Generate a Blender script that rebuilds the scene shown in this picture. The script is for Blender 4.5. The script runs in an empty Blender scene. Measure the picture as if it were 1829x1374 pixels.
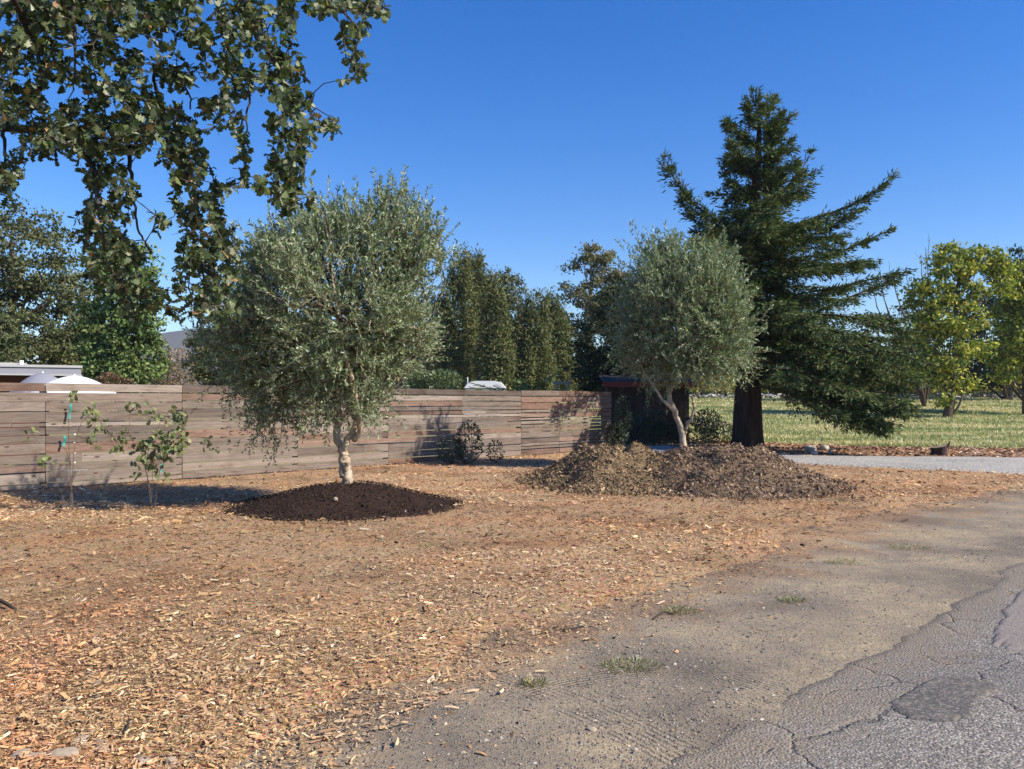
import bpy, math
import numpy as np
from mathutils import Matrix, Vector

SC = bpy.context.scene
COL = SC.collection
rng = np.random.default_rng(7)

# ------------------------------------------------------------------ camera
F, CX, HY, EYE, PW = 1480.0, 914.5, 718.0, 1.5, 1829.0
cam = bpy.data.cameras.new('camera'); cam_o = bpy.data.objects.new('camera', cam); COL.objects.link(cam_o)
cam_o.location = (0, 0, EYE); cam_o.rotation_euler = (math.radians(90), 0, 0)
cam.sensor_width = 36; cam.lens = 36 * F / PW; cam.shift_y = (HY - 687) / PW
cam.clip_end = 20000; cam.clip_start = 0.05
SC.camera = cam_o

# ------------------------------------------------------------------ sky, sun, exposure
SUN_EL, SUN_AZ = math.radians(38), math.radians(111)      # azimuth clockwise from +Y
w = bpy.data.worlds.new('World'); SC.world = w; w.use_nodes = True
nt = w.node_tree; nt.nodes.clear()
sky = nt.nodes.new('ShaderNodeTexSky'); sky.sky_type = 'NISHITA'; sky.sun_disc = False
sky.sun_elevation = SUN_EL; sky.sun_rotation = SUN_AZ; sky.altitude = 100
sky.air_density = 1.0; sky.dust_density = 0.25; sky.ozone_density = 3.0
hs = nt.nodes.new('ShaderNodeHueSaturation'); hs.inputs['Saturation'].default_value = 1.42; hs.inputs['Hue'].default_value = .515
bg = nt.nodes.new('ShaderNodeBackground'); bg.inputs['Strength'].default_value = 0.123
wo = nt.nodes.new('ShaderNodeOutputWorld')
nt.links.new(sky.outputs[0], hs.inputs['Color']); nt.links.new(hs.outputs[0], bg.inputs[0]); nt.links.new(bg.outputs[0], wo.inputs[0])
sd = bpy.data.lights.new('sun', 'SUN'); sd.energy = 5.0; sd.angle = math.radians(0.53); sd.color = (1, 0.925, 0.81)
so = bpy.data.objects.new('sun', sd); COL.objects.link(so); so.location = (20, -8, 20)
tosun = Vector((math.sin(SUN_AZ) * math.cos(SUN_EL), math.cos(SUN_AZ) * math.cos(SUN_EL), math.sin(SUN_EL)))
so.rotation_euler = tosun.to_track_quat('Z', 'Y').to_euler()
vs = SC.view_settings; vs.view_transform = 'Standard'; vs.look = 'None'; vs.gamma = 1; vs.use_curve_mapping = False; vs.exposure = 0.6

# ------------------------------------------------------------------ helpers
def P(px, py, d):
    return np.array([(px - CX) / F * d, d, EYE + (HY - py) / F * d])
def tag(o, label=None, cat=None, group=None, kind=None):
    if label: o['label'] = label
    if cat: o['category'] = cat
    if group: o['group'] = group
    if kind: o['kind'] = kind
    return o
def empty(name, loc, label, cat, group=None):
    o = bpy.data.objects.new(name, None); COL.objects.link(o); o.location = tuple(float(c) for c in loc); o.empty_display_size = .2
    return tag(o, label, cat, group)
def np_data(name, V, Fc, cols=None, mat=None, smooth=False):
    V = np.ascontiguousarray(V, np.float32).reshape(-1, 3); Fc = np.ascontiguousarray(Fc, np.int32)
    me = bpy.data.meshes.new(name); M, k = Fc.shape
    me.vertices.add(len(V)); me.vertices.foreach_set('co', V.ravel())
    me.loops.add(M * k); me.loops.foreach_set('vertex_index', Fc.ravel())
    me.polygons.add(M); me.polygons.foreach_set('loop_start', np.arange(M, dtype=np.int32) * k)
    me.polygons.foreach_set('use_smooth', np.full(M, bool(smooth)))
    me.update(calc_edges=True)
    if cols is not None:
        c = np.ones((len(V), 4), np.float32); c[:, :3] = cols
        a = me.attributes.new('col', 'FLOAT_COLOR', 'POINT'); a.data.foreach_set('color', c.ravel())
    if mat: me.materials.append(mat)
    return me
def link(name, me, parent=None, loc=None):
    o = bpy.data.objects.new(name, me); COL.objects.link(o)
    if parent is not None:
        o.parent = parent
        o.matrix_parent_inverse = Matrix.Translation(-parent.location)   # parts are modelled in world space
    return o
class MB:
    """collects quads of one mesh"""
    def __init__(s): s.V = []; s.Q = []; s.C = []; s.n = 0
    def add(s, V, Q, c=None):
        V = np.asarray(V, float).reshape(-1, 3)
        s.V.append(V); s.Q.append(np.asarray(Q, int).reshape(-1, 4) + s.n); s.n += len(V)
        if c is not None: s.C.append(np.broadcast_to(np.asarray(c, float), (len(V), 3)))
        return s
    def box(s, a, b, ax=None, o=None, c=None):
        a = np.array(a, float); b = np.array(b, float)
        v = np.array([[x, y, z] for x in (a[0], b[0]) for y in (a[1], b[1]) for z in (a[2], b[2])])
        if ax is not None: v = v[:, :1] * np.array(ax[0]) + v[:, 1:2] * np.array(ax[1]) + v[:, 2:] * np.array(ax[2])
        if o is not None: v = v + np.array(o)
        return s.add(v, [[0, 1, 3, 2], [4, 6, 7, 5], [0, 4, 5, 1], [2, 3, 7, 6], [0, 2, 6, 4], [1, 5, 7, 3]], c)
    def tube(s, pts, rad, n=6, c=None, cap=True):
        pts = np.asarray(pts, float); k = len(pts); rad = np.broadcast_to(np.asarray(rad, float), (k,))
        t = np.gradient(pts, axis=0); t /= np.linalg.norm(t, axis=1, keepdims=True) + 1e-9
        ref = np.array([1., 0, 0]) if abs(t[0][2]) > .8 else np.array([0, 0, 1.])
        a = np.cross(t, ref); a /= np.linalg.norm(a, axis=1, keepdims=True) + 1e-9; b = np.cross(t, a)
        th = np.arange(n) / n * 2 * math.pi
        V = pts[:, None] + rad[:, None, None] * (np.cos(th)[None, :, None] * a[:, None] + np.sin(th)[None, :, None] * b[:, None])
        i = np.arange(k - 1)[:, None] * n; j = np.arange(n)[None]; j2 = (j + 1) % n
        Q = np.stack([i + j, i + j2, i + n + j2, i + n + j], -1).reshape(-1, 4)
        V = V.reshape(-1, 3)
        if cap:
            V = np.vstack([V, pts[-1:], pts[:1]]); e = (k - 1) * n; jj = np.arange(0, n, 2)
            Q = np.vstack([Q, np.stack([e + jj, e + (jj + 1) % n, e + (jj + 2) % n, np.full_like(jj, k * n)], -1),
                           np.stack([(jj + 2) % n, (jj + 1) % n, jj, np.full_like(jj, k * n + 1)], -1)])
        return s.add(V, Q, c)
    def build(s, name, mat, parent=None, smooth=False):
        me = np_data(name, np.vstack(s.V), np.vstack(s.Q), np.vstack(s.C) if s.C else None, mat, smooth)
        return link(name, me, parent)
def curve(pts, n=10):
    """smooth polyline through points (Catmull-Rom)"""
    p = np.asarray(pts, float); p = np.vstack([2 * p[0] - p[1], p, 2 * p[-1] - p[-2]]); out = []
    for i in range(1, len(p) - 2):
        t = np.linspace(0, 1, n, endpoint=False)[:, None]
        out.append(.5 * (2 * p[i] + (p[i + 1] - p[i - 1]) * t + (2 * p[i - 1] - 5 * p[i] + 4 * p[i + 1] - p[i + 2]) * t**2 + (3 * p[i] - p[i - 1] - 3 * p[i + 1] + p[i + 2]) * t**3))
    return np.vstack(out + [p[-2:-1]])
def unit(v): return v / (np.linalg.norm(v, axis=-1, keepdims=True) + 1e-9)
def rdir(n): return unit(rng.normal(size=(n, 3)))
def smooth01(x): x = np.clip(x, 0, 1); return x * x * (3 - 2 * x)
def vnoise(x, y, seed=0):
    xi = np.floor(x).astype(np.int64); yi = np.floor(y).astype(np.int64); fx = x - xi; fy = y - yi
    def h(a, b):
        n = (a * 374761393 + b * 668265263 + seed * 974634777) & 0xffffffff
        n = ((n ^ (n >> 13)) * 1274126177) & 0xffffffff
        return ((n ^ (n >> 16)) & 0xffff) / 65535.0
    u = fx * fx * (3 - 2 * fx); v = fy * fy * (3 - 2 * fy)
    return (h(xi, yi) * (1 - u) + h(xi + 1, yi) * u) * (1 - v) + (h(xi, yi + 1) * (1 - u) + h(xi + 1, yi + 1) * u) * v
def fbm(x, y, f=1., o=4, seed=0):
    s = 0; a = .5
    for i in range(o): s = s + a * (vnoise(x * f, y * f, seed + i * 17) - .5); f *= 2.03; a *= .5
    return s
def sdf(x, y, poly):
    """signed distance to a polygon, positive inside"""
    p = np.asarray(poly, float); d = np.full(np.shape(x), 1e9); ins = np.zeros(np.shape(x), bool)
    for a, b in zip(p, np.roll(p, -1, 0)):
        e = b - a; wx = x - a[0]; wy = y - a[1]; t = np.clip((wx * e[0] + wy * e[1]) / (e @ e), 0, 1)
        d = np.minimum(d, (wx - t * e[0])**2 + (wy - t * e[1])**2)
        c = ((a[1] > y) != (b[1] > y)) & (x < (b[0] - a[0]) * (y - a[1]) / (b[1] - a[1] + 1e-12) + a[0])
        ins ^= c
    return np.sqrt(d) * np.where(ins, 1, -1)

# ------------------------------------------------------------------ materials
def mat(name):
    m = bpy.data.materials.new(name); m.use_nodes = True; m.node_tree.nodes.clear(); return m, m.node_tree
class G:
    """small node-graph helper"""
    def __init__(s, t): s.t = t
    def n(s, typ, **kw):
        nd = s.t.nodes.new(typ)
        for k, v in kw.items():
            if k.startswith('i_'): nd.inputs[int(k[2:])].default_value = v
            else: setattr(nd, k, v)
        return nd
    def l(s, a, b): s.t.links.new(a, b)
    def math(s, op, a, b=None, c=None):
        nd = s.n('ShaderNodeMath', operation=op)
        for i, v in enumerate((a, b, c)):
            if v is None: continue
            if isinstance(v, (int, float)): nd.inputs[i].default_value = v
            else: s.l(v, nd.inputs[i])
        return nd.outputs[0]
    def mix(s, f, a, b, bt='MIX'):
        nd = s.n('ShaderNodeMix', data_type='RGBA', blend_type=bt)
        for i, v in ((0, f), (6, a), (7, b)):
            if isinstance(v, (int, float)): nd.inputs[i].default_value = v
            elif isinstance(v, tuple): nd.inputs[i].default_value = (*v, 1)
            else: s.l(v, nd.inputs[i])
        return nd.outputs[2]
    def ramp(s, f, stops):
        nd = s.n('ShaderNodeValToRGB'); e = nd.color_ramp.elements
        while len(e) < len(stops): e.new(.5)
        for el, (p, c) in zip(e, stops): el.position = p; el.color = (*c, 1) if isinstance(c, tuple) else (c, c, c, 1)
        s.l(f, nd.inputs[0]); return nd.outputs[0]
    def noise(s, vec, sc, det=4, rough=.6, dist=0):
        nd = s.n('ShaderNodeTexNoise'); nd.inputs['Scale'].default_value = sc; nd.inputs['Detail'].default_value = det
        nd.inputs['Roughness'].default_value = rough; nd.inputs['Distortion'].default_value = dist; s.l(vec, nd.inputs['Vector']); return nd
    def vor(s, vec, sc, feat='F1'):
        nd = s.n('ShaderNodeTexVoronoi', feature=feat); nd.inputs['Scale'].default_value = sc; s.l(vec, nd.inputs['Vector']); return nd
    def bump(s, h, st=.5, d=.02, prev=None):
        nd = s.n('ShaderNodeBump'); nd.inputs['Strength'].default_value = st; nd.inputs['Distance'].default_value = d; s.l(h, nd.inputs['Height'])
        if prev is not None: s.l(prev, nd.inputs['Normal'])
        return nd.outputs[0]
    def out(s, col, rough=.9, nrm=None, spec=.2):
        b = s.n('ShaderNodeBsdfPrincipled'); b.inputs['Roughness'].default_value = rough; b.inputs['Specular IOR Level'].default_value = spec
        if isinstance(col, tuple): b.inputs['Base Color'].default_value = (*col, 1)
        else: s.l(col, b.inputs['Base Color'])
        if nrm is not None: s.l(nrm, b.inputs['Normal'])
        o = s.n('ShaderNodeOutputMaterial'); s.l(b.outputs[0], o.inputs[0]); return b
    def obj(s): return s.n('ShaderNodeTexCoord').outputs['Object']
def leaf_mat(name, trans=.3, gloss=.06, rough=.45, tr_tint=(1.0, 1.15, .55)):
    m, t = mat(name); g = G(t)
    a = g.n('ShaderNodeAttribute', attribute_name='col').outputs['Color']
    d = g.n('ShaderNodeBsdfDiffuse'); g.l(a, d.inputs[0])
    tl = g.n('ShaderNodeBsdfTranslucent'); g.l(g.mix(1.0, a, tr_tint, 'MULTIPLY'), tl.inputs[0])
    m1 = g.n('ShaderNodeMixShader', i_0=trans); g.l(d.outputs[0], m1.inputs[1]); g.l(tl.outputs[0], m1.inputs[2])
    gl = g.n('ShaderNodeBsdfGlossy'); gl.inputs['Roughness'].default_value = rough
    m2 = g.n('ShaderNodeMixShader', i_0=gloss); g.l(m1.outputs[0], m2.inputs[1]); g.l(gl.outputs[0], m2.inputs[2])
    o = g.n('ShaderNodeOutputMaterial'); g.l(m2.outputs[0], o.inputs[0]); return m
def attr_mat(name, rough=.9, nscale=0, spec=.15):
    m, t = mat(name); g = G(t); a = g.n('ShaderNodeAttribute', attribute_name='col').outputs['Color']
    if nscale:
        nz = g.noise(g.obj(), nscale, 3); a = g.mix(1.0, a, g.ramp(nz.outputs[0], [(.3, .65), (.7, 1.3)]), 'MULTIPLY')
    g.out(a, rough, None, spec); return m
def plain(name, col, rough=.7, var=.25, sc=6, spec=.3, metal=0, bump=0):
    m, t = mat(name); g = G(t); co = g.obj(); nz = g.noise(co, sc, 5)
    c = g.mix(nz.outputs[0], tuple(x * (1 - var) for x in col), tuple(min(1, x * (1 + var)) for x in col))
    b = g.out(c, rough, g.bump(nz.outputs[0], bump, .01) if bump else None, spec); b.inputs['Metallic'].default_value = metal; return m
def bark(name, c1, c2, sc=8, st=.8, zs=.25):
    m, t = mat(name); g = G(t); co = g.obj(); mp = g.n('ShaderNodeMapping'); mp.inputs['Scale'].default_value = (1, 1, zs); g.l(co, mp.inputs[0])
    nz = g.noise(mp.outputs[0], sc, 6, .65, .6)
    g.out(g.ramp(nz.outputs[0], [(.32, c1), (.62, c2)]), .95, g.bump(nz.outputs[0], st, .03), .1); return m

M_leaf = leaf_mat('leaf', .3, .05)
M_oakleaf = leaf_mat('oak_leaf', .25, .035, .5)
M_olive = leaf_mat('olive_leaf', .22, .04, .5, (1, 1.1, .6))
M_needle = leaf_mat('needle', .2, .015, .6)
M_far = leaf_mat('far_leaf', .25, .02, .6)
M_chip = attr_mat('wood_chip', .9)
M_peb = attr_mat('pebble', .9)
M_bark_oak = bark('oak_bark', (.03, .024, .02), (.10, .08, .065))
M_bark_olive = bark('olive_bark', (.27, .20, .13), (.56, .45, .32), 14, .5, .35)
M_bark_red = bark('redwood_bark', (.028, .018, .014), (.08, .053, .04), 10, 1, .12)
M_bark_far = bark('far_bark', (.05, .038, .03), (.16, .12, .09), 5)
M_bark_euc = bark('eucalyptus_bark', (.22, .17, .13), (.42, .36, .29), 3, .3)

# ---- ground materials
def m_mulch():
    m, t = mat('mulch'); g = G(t); co = g.obj()
    big = g.noise(co, .55, 4, .6); mid = g.noise(co, 3.5, 4, .6); fine = g.noise(co, 42, 5, .8, .8); v = g.vor(co, 70)
    base = g.ramp(fine.outputs[0], [(.32, (.17, .10, .055)), (.48, (.43, .27, .145)), (.64, (.68, .48, .29))])
    base = g.mix(.35, base, g.mix(1., v.outputs['Color'], (.72, .47, .26), 'MULTIPLY'))
    dk = g.math('MULTIPLY', g.ramp(big.outputs[0], [(.47, 0.), (.62, 1.)]), g.ramp(mid.outputs[0], [(.35, .4), (.6, 1.)]))
    base = g.mix(g.math('MULTIPLY', dk, .7), base, (.17, .10, .06)); rs = g.noise(co, .9, 4, .6); base = g.mix(g.ramp(rs.outputs[0], [(.45, 0.), (.65, .6)]), base, g.mix(1., base, (1.05, .80, .66), 'MULTIPLY'))
    g.out(base, .95, g.bump(fine.outputs[0], .9, .02), .05); return m
Nn_ = (-.731, .683)
def m_dirt():
    m, t = mat('dirt'); g = G(t); co = g.obj()
    big = g.noise(co, .8, 5, .6); fine = g.noise(co, 45, 5, .75); v = g.vor(co, 85); mid = g.noise(co, 6, 5, .65, .4)
    base = g.ramp(big.outputs[0], [(.38, (.18, .147, .108)), (.5, (.285, .228, .158)), (.62, (.40, .315, .195))])
    base = g.mix(g.ramp(mid.outputs[0], [(.4, 0.), (.7, .5)]), base, (.20, .166, .128))
    base = g.mix(.45, base, g.mix(1., base, g.ramp(fine.outputs[0], [(.3, .35), (.7, 1.7)]), 'MULTIPLY'))
    st = g.ramp(g.math('MULTIPLY', v.outputs['Distance'], 1.), [(.0, 1.), (.35, 1.), (.6, 0.)])
    vc = g.n('ShaderNodeSeparateColor'); g.l(v.outputs['Color'], vc.inputs[0])
    pm = g.math('MULTIPLY', st, g.ramp(vc.outputs[0], [(.72, 0.), (.8, 1.)]))
    base = g.mix(g.math('MULTIPLY', pm, .8), base, g.ramp(vc.outputs[1], [(0, (.12, .11, .10)), (.7, (.30, .27, .24)), (1, (.48, .43, .37))]))
    sp = g.n('ShaderNodeSeparateXYZ'); g.l(co, sp.inputs[0]); X, Y = sp.outputs[0], sp.outputs[1]
    h = None                                                  # tyre tread grooves: arcs about a turning centre
    for cx, cy, R, wd, k, y0, y1 in TRACKS:
        dx = g.math('SUBTRACT', X, cx); dy = g.math('SUBTRACT', Y, cy)
        r = g.math('SQRT', g.math('ADD', g.math('MULTIPLY', dx, dx), g.math('MULTIPLY', dy, dy)))
        ms = g.math('LESS_THAN', g.math('ABSOLUTE', g.math('SUBTRACT', r, R)), wd)
        ms = g.math('MULTIPLY', ms, g.math('MULTIPLY', g.math('GREATER_THAN', Y, y0), g.math('LESS_THAN', Y, y1)))
        wv = g.math('MULTIPLY', g.math('SINE', g.math('MULTIPLY', r, k)), ms)
        wv = g.math('MULTIPLY', wv, g.ramp(mid.outputs[0], [(.42, .0), (.6, 1.)]))
        h = wv if h is None else g.math('ADD', h, wv)
    b1 = g.bump(g.math('ADD', fine.outputs[0], pm), .8, .012)
    br = g.noise(co, 1.5, 5, .65, .5); vv = g.math('ADD', g.math('MULTIPLY', X, float(Nn_[0])), g.math('MULTIPLY', Y, float(Nn_[1])))
    ed = g.ramp(g.math('ADD', g.math('MULTIPLY', g.math('SUBTRACT', vv, 2.7), .5), g.math('MULTIPLY', g.math('SUBTRACT', br.outputs[0], .5), 1.6)), [(.1, 0.), (.55, .85)])
    base = g.mix(ed, base, g.mix(1., base, (1.12, .86, .68), 'MULTIPLY'))                 # brown chip dust trodden into the shoulder
    g.out(base, .95, g.bump(h, .5, .012, b1), .08); return m
TRACKS = [(-3.2, 1.2, 4.55, .13, 170, 3.3, 4.5), (4.3, 6.6, 3.75, .10, 190, 3.6, 4.6), (1.2, 2.9, 1.75, .09, 200, 4.2, 5.2),
          (6.5, 3.2, 3.6, .12, 170, 4.3, 6.7), (-20, 25, 31.0, .16, 150, 3.2, 5.2), (-20, 25, 31.55, .12, 150, 3.2, 6.5), (2, 13, 5.4, .14, 150, 7.5, 9.5)]
def m_asphalt():
    m, t = mat('asphalt'); g = G(t); co = g.obj()
    v = g.vor(co, 75); fine = g.noise(co, 60, 4, .7); big = g.noise(co, 1.1, 4, .6); big2 = g.noise(co, .5, 3, .5)
    vc = g.n('ShaderNodeSeparateColor'); g.l(v.outputs['Color'], vc.inputs[0])
    base = g.ramp(vc.outputs[0], [(0, (.14, .12, .10)), (.5, (.30, .265, .22)), (.85, (.43, .38, .31)), (1, (.56, .50, .42))])
    base = g.mix(g.ramp(v.outputs['Distance'], [(.35, 0.), (.75, .6)]), base, (.12, .11, .10))
    base = g.mix(g.ramp(big.outputs[0], [(.45, 0.), (.62, .35)]), base, (.20, .175, .14))
    base = g.mix(g.ramp(big2.outputs[0], [(.5, 0.), (.6, .35)]), base, (.12, .112, .108))
    wn = g.noise(co, 2.6, 4, .6); wa = g.n('ShaderNodeVectorMath', operation='MULTIPLY_ADD'); g.l(wn.outputs['Color'], wa.inputs[0])
    wa.inputs[1].default_value = (.35, .35, 0); g.l(co, wa.inputs[2])
    ed = g.vor(wa.outputs[0], .62, 'DISTANCE_TO_EDGE'); ed2 = g.vor(wa.outputs[0], 3.3, 'DISTANCE_TO_EDGE')
    c1 = g.ramp(ed.outputs['Distance'], [(.0, .8), (.002, .5), (.006, 0.)])
    c2 = g.math('MULTIPLY', g.ramp(ed2.outputs['Distance'], [(.0, 1.), (.012, .8), (.03, 0.)]), g.ramp(wn.outputs[0], [(.56, 0.), (.64, .6)]))
    ck = g.math('MAXIMUM', g.math('MULTIPLY', c1, g.ramp(big.outputs[0], [(.4, .25), (.6, 1.)])), c2)
    base = g.mix(g.math('MULTIPLY', ck, .75), base, (.06, .053, .047))
    sp = g.n('ShaderNodeSeparateXYZ'); g.l(co, sp.inputs[0]); vv = g.math('ADD', g.math('MULTIPLY', sp.outputs[0], -.731), g.math('MULTIPLY', sp.outputs[1], .683))
    du = g.math('ADD', g.math('MULTIPLY', g.math('SUBTRACT', vv, 1.30), 1.3), g.math('MULTIPLY', g.math('SUBTRACT', wn.outputs[0], .5), 1.6))
    base = g.mix(g.ramp(du, [(.0, 0.), (.6, .85)]), base, g.ramp(fine.outputs[0], [(.3, (.17, .135, .10)), (.7, (.33, .265, .185))]))     # road dust drifted over the edge
    hh = g.math('SUBTRACT', g.math('ADD', g.math('MULTIPLY', v.outputs['Distance'], -.8), fine.outputs[0]), g.math('MULTIPLY', ck, 2.))
    g.out(base, .9, g.bump(hh, .8, .012), .2); return m
def m_patch(c1, c2):
    m, t = mat('asphalt_patch'); g = G(t); co = g.obj(); f = g.noise(co, 70, 5, .85); b = g.noise(co, 4, 5, .7); v = g.vor(co, 95); vc = g.n('ShaderNodeSeparateColor'); g.l(v.outputs['Color'], vc.inputs[0])
    c = g.mix(b.outputs[0], c1, c2); c = g.mix(.7, c, g.mix(1., c, g.ramp(f.outputs[0], [(.3, .35), (.7, 1.8)]), 'MULTIPLY')); c = g.mix(g.ramp(vc.outputs[0], [(.6, 0.), (.9, .55)]), c, (.36, .31, .25)); c = g.mix(g.ramp(b.outputs[0], [(.5, 0.), (.7, .5)]), c, (.27, .22, .165))
    g.out(c, .92, g.bump(f.outputs[0], .5, .006), .15); return m
def m_gravel():
    m, t = mat('gravel'); g = G(t); co = g.obj(); v = g.vor(co, 26); b = g.noise(co, .45, 4); f = g.noise(co, 14, 5, .7)
    vc = g.n('ShaderNodeSeparateColor'); g.l(v.outputs['Color'], vc.inputs[0])
    c = g.ramp(vc.outputs[0], [(0, (.20, .185, .16)), (.5, (.34, .315, .27)), (1, (.52, .485, .42))])
    c = g.mix(g.ramp(b.outputs[0], [(.4, 0.), (.65, .6)]), c, (.48, .445, .385)); c = g.mix(g.ramp(f.outputs[0], [(.5, 0.), (.75, .6)]), c, (.24, .21, .17))
    g.out(c, .95, g.bump(v.outputs['Distance'], .8, .02), .1); return m
def m_grass():
    m, t = mat('grass_soil'); g = G(t); co = g.obj(); mp = g.n('ShaderNodeMapping'); mp.inputs['Scale'].default_value = (.55, 1.5, 1); g.l(co, mp.inputs[0])
    a = g.noise(mp.outputs[0], .6, 5, .7, .5); f = g.noise(co, 7, 5, .7)
    c = g.ramp(a.outputs[0], [(.38, (.17, .2, .065)), (.5, (.25, .255, .10)), (.6, (.44, .37, .18)), (.7, (.54, .45, .25))])
    c = g.mix(.5, c, g.mix(1., c, g.ramp(f.outputs[0], [(.3, .4), (.7, 1.6)]), 'MULTIPLY'))
    g.out(c, .95, g.bump(f.outputs[0], .8, .06), .05); return m
def m_earth(name, a, b, sc=.3):
    m, t = mat(name); g = G(t); co = g.obj(); n1 = g.noise(co, sc, 6, .65); n2 = g.noise(co, 22, 5, .75)
    c = g.mix(n1.outputs[0], a, b); c = g.mix(.6, c, g.mix(1., c, g.ramp(n2.outputs[0], [(.3, .4), (.7, 1.7)]), 'MULTIPLY'))
    g.out(c, .97, g.bump(n2.outputs[0], .8, .03), .05); return m
M_mulch, M_dirt, M_asphalt, M_gravel, M_grass = m_mulch(), m_dirt(), m_asphalt(), m_gravel(), m_grass()
M_ground = m_earth('field_soil', (.20, .17, .09), (.30, .25, .14))
M_litter = m_earth('leaf_litter', (.20, .12, .07), (.34, .20, .12), 1.2)
M_soil = m_earth('dark_soil', (.026, .016, .012), (.055, .034, .025), 2)
M_pile1 = m_earth('leafy_compost', (.13, .09, .05), (.24, .165, .09), 2)
M_pile2 = m_earth('dark_chips', (.12, .08, .05), (.20, .135, .085), 2)
def m_board(name, cols, warm=0):
    m, t = mat(name); g = G(t); co = g.obj(); oi = g.n('ShaderNodeObjectInfo'); r = oi.outputs['Random']
    of = g.n('ShaderNodeVectorMath', operation='MULTIPLY_ADD'); cb = g.n('ShaderNodeCombineXYZ'); 
    for i in range(3): g.l(r, cb.inputs[i])
    g.l(cb.outputs[0], of.inputs[0]); of.inputs[1].default_value = (37, 19, 53); g.l(co, of.inputs[2])
    mp = g.n('ShaderNodeMapping'); mp.inputs['Scale'].default_value = (1.4, 30, 30); g.l(of.outputs[0], mp.inputs[0])
    gr = g.noise(mp.outputs[0], 1.6, 6, .7, .5)
    mp2 = g.n('ShaderNodeMapping'); mp2.inputs['Scale'].default_value = (1, 3, 3); g.l(of.outputs[0], mp2.inputs[0])
    bl = g.noise(mp2.outputs[0], 1.7, 4, .6, .5)
    c = g.ramp(r, [(i / (len(cols) - 1), k) for i, k in enumerate(cols)])
    c = g.mix(1., c, (.92, .92, .92), 'MULTIPLY'); c = g.mix(.75, c, g.mix(1., c, g.ramp(gr.outputs[0], [(.3, .4), (.5, 1.), (.72, 1.5)]), 'MULTIPLY'))
    c = g.mix(g.ramp(bl.outputs[0], [(.5, 0.), (.72, .75)]), c, g.mix(1., c, (.55, .45, .40), 'MULTIPLY'))
    mp3 = g.n('ShaderNodeMapping'); mp3.inputs['Scale'].default_value = (2.1, 6, 6); g.l(of.outputs[0], mp3.inputs[0])
    kn = g.vor(mp3.outputs[0], 1.0); c = g.mix(g.ramp(kn.outputs['Distance'], [(.07, .9), (.13, 0.)]), c, (.07, .045, .03))
    g.out(c, .85, g.bump(gr.outputs[0], .4, .006), .15); return m
M_board = m_board('weathered_board', [(.17, .132, .105), (.28, .225, .18), (.12, .094, .078), (.23, .178, .14), (.34, .28, .23), (.175, .138, .112), (.26, .21, .172)])
M_board_r = m_board('reddish_board', [(.21, .13, .095), (.27, .18, .135), (.17, .112, .085), (.30, .215, .17)])
M_board_new = m_board('new_board', [(.52, .34, .18), (.50, .38, .25), (.48, .31, .155)])
M_post = plain('fence_post', (.10, .075, .06), .9)

# ------------------------------------------------------------------ terrain
S = np.array([.683, .731]); Nn = np.array([-.731, .683])     # along the road and fence / across towards the fence
def uv(u, v): return (u * S[0] + v * Nn[0], u * S[1] + v * Nn[1])
def gz(x, y): return 1.7 * smooth01((np.asarray(y, float) - 29) / 36) + 0 * np.asarray(x)
DRIVE = [(40, 8), (14, 15.2), (10.5, 17.0), (7.6, 19.1), (5.6, 21.4), (3.8, 24), (2.9, 26.8), (5.2, 28.2), (6.6, 25.2), (8.4, 22.9), (13.6, 22.2), (40, 20.5)]
MULCH = [uv(u, np.interp(u, [-14, 0, 1.7, 2.6, 3.8, 8, 9, 13, 14], [2.7, 2.9, 3.0, 3.3, 3.5, 3.6, 3.85, 3.85, 3.55]) - .035 * max(0, u - 13)**2) for u in np.arange(-14, 19.6, 1.)] + \
        [(15.0, 15.6), (10.5, 17.4), (7.6, 19.5), (5.6, 21.8), (3.9, 24.2), (3.1, 26.4), uv(21.2, 15.75), uv(-14, 15.75)]
DIRT = [uv(-16, 1.2), uv(45, 1.2), uv(45, 4.4), uv(19, 4.4), uv(-16, 4.6)]
ROAD = [uv(-40, -7), uv(90, -7), uv(90, 1.85), uv(-40, 1.85)]
LITTER = [(2.0, 26.0), (7.2, 24.0), (8.3, 22.3), (13.6, 21.6), (40, 20), (40, 26.5), (22, 27.0), (14, 27.6), (10.5, 29), (7, 32.5), (1, 33)]
GRASS = [(-2, 70), (3, 34), (7.5, 31.5), (9, 30.2), (11, 27.6), (14, 26.4), (24, 25.6), (60, 25), (110, 70)]
def h_base(x, y): return .03 * fbm(x, y, .5, 4, 3) + gz(x, y)
def h_mulch(x, y):
    d = sdf(x, y, MULCH) + .55 * fbm(x, y, .9, 4, 11) + .25 * fbm(x, y, 4, 3, 12)
    return h_base(x, y) - .035 + .065 * smooth01(d / .7 + .2) + .035 * fbm(x, y, 2.5, 4, 21), d
def h_dirt(x, y):
    return h_base(x, y) + .02 * fbm(x, y, 1.6, 5, 31), sdf(x, y, DIRT)
def h_road(x, y):
    v = x * Nn[0] + y * Nn[1]; u = x * S[0] + y * S[1]
    d = 1.84 - v + .30 * fbm(u * 1.0, v * .6, 1.3, 4, 41) + .10 * fbm(x, y, 7, 3, 42)
    return h_base(x, y) * .6 - .042 + .068 * smooth01(d / .07 + .55) - .02 * smooth01((1 - d)) + .006 * fbm(x, y, 3, 3, 5), d
def h_drive(x, y):
    d = sdf(x, y, DRIVE) + .7 * fbm(x, y, .8, 4, 51); return h_base(x, y) - .03 + .075 * smooth01(d / .6 + .3), d
def h_litter(x, y):
    d = sdf(x, y, LITTER) + .8 * fbm(x, y, .8, 4, 61); return h_base(x, y) - .04 + .06 * smooth01(d / .6 + .4) + .04 * fbm(x, y, 2, 4, 62), d
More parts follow.
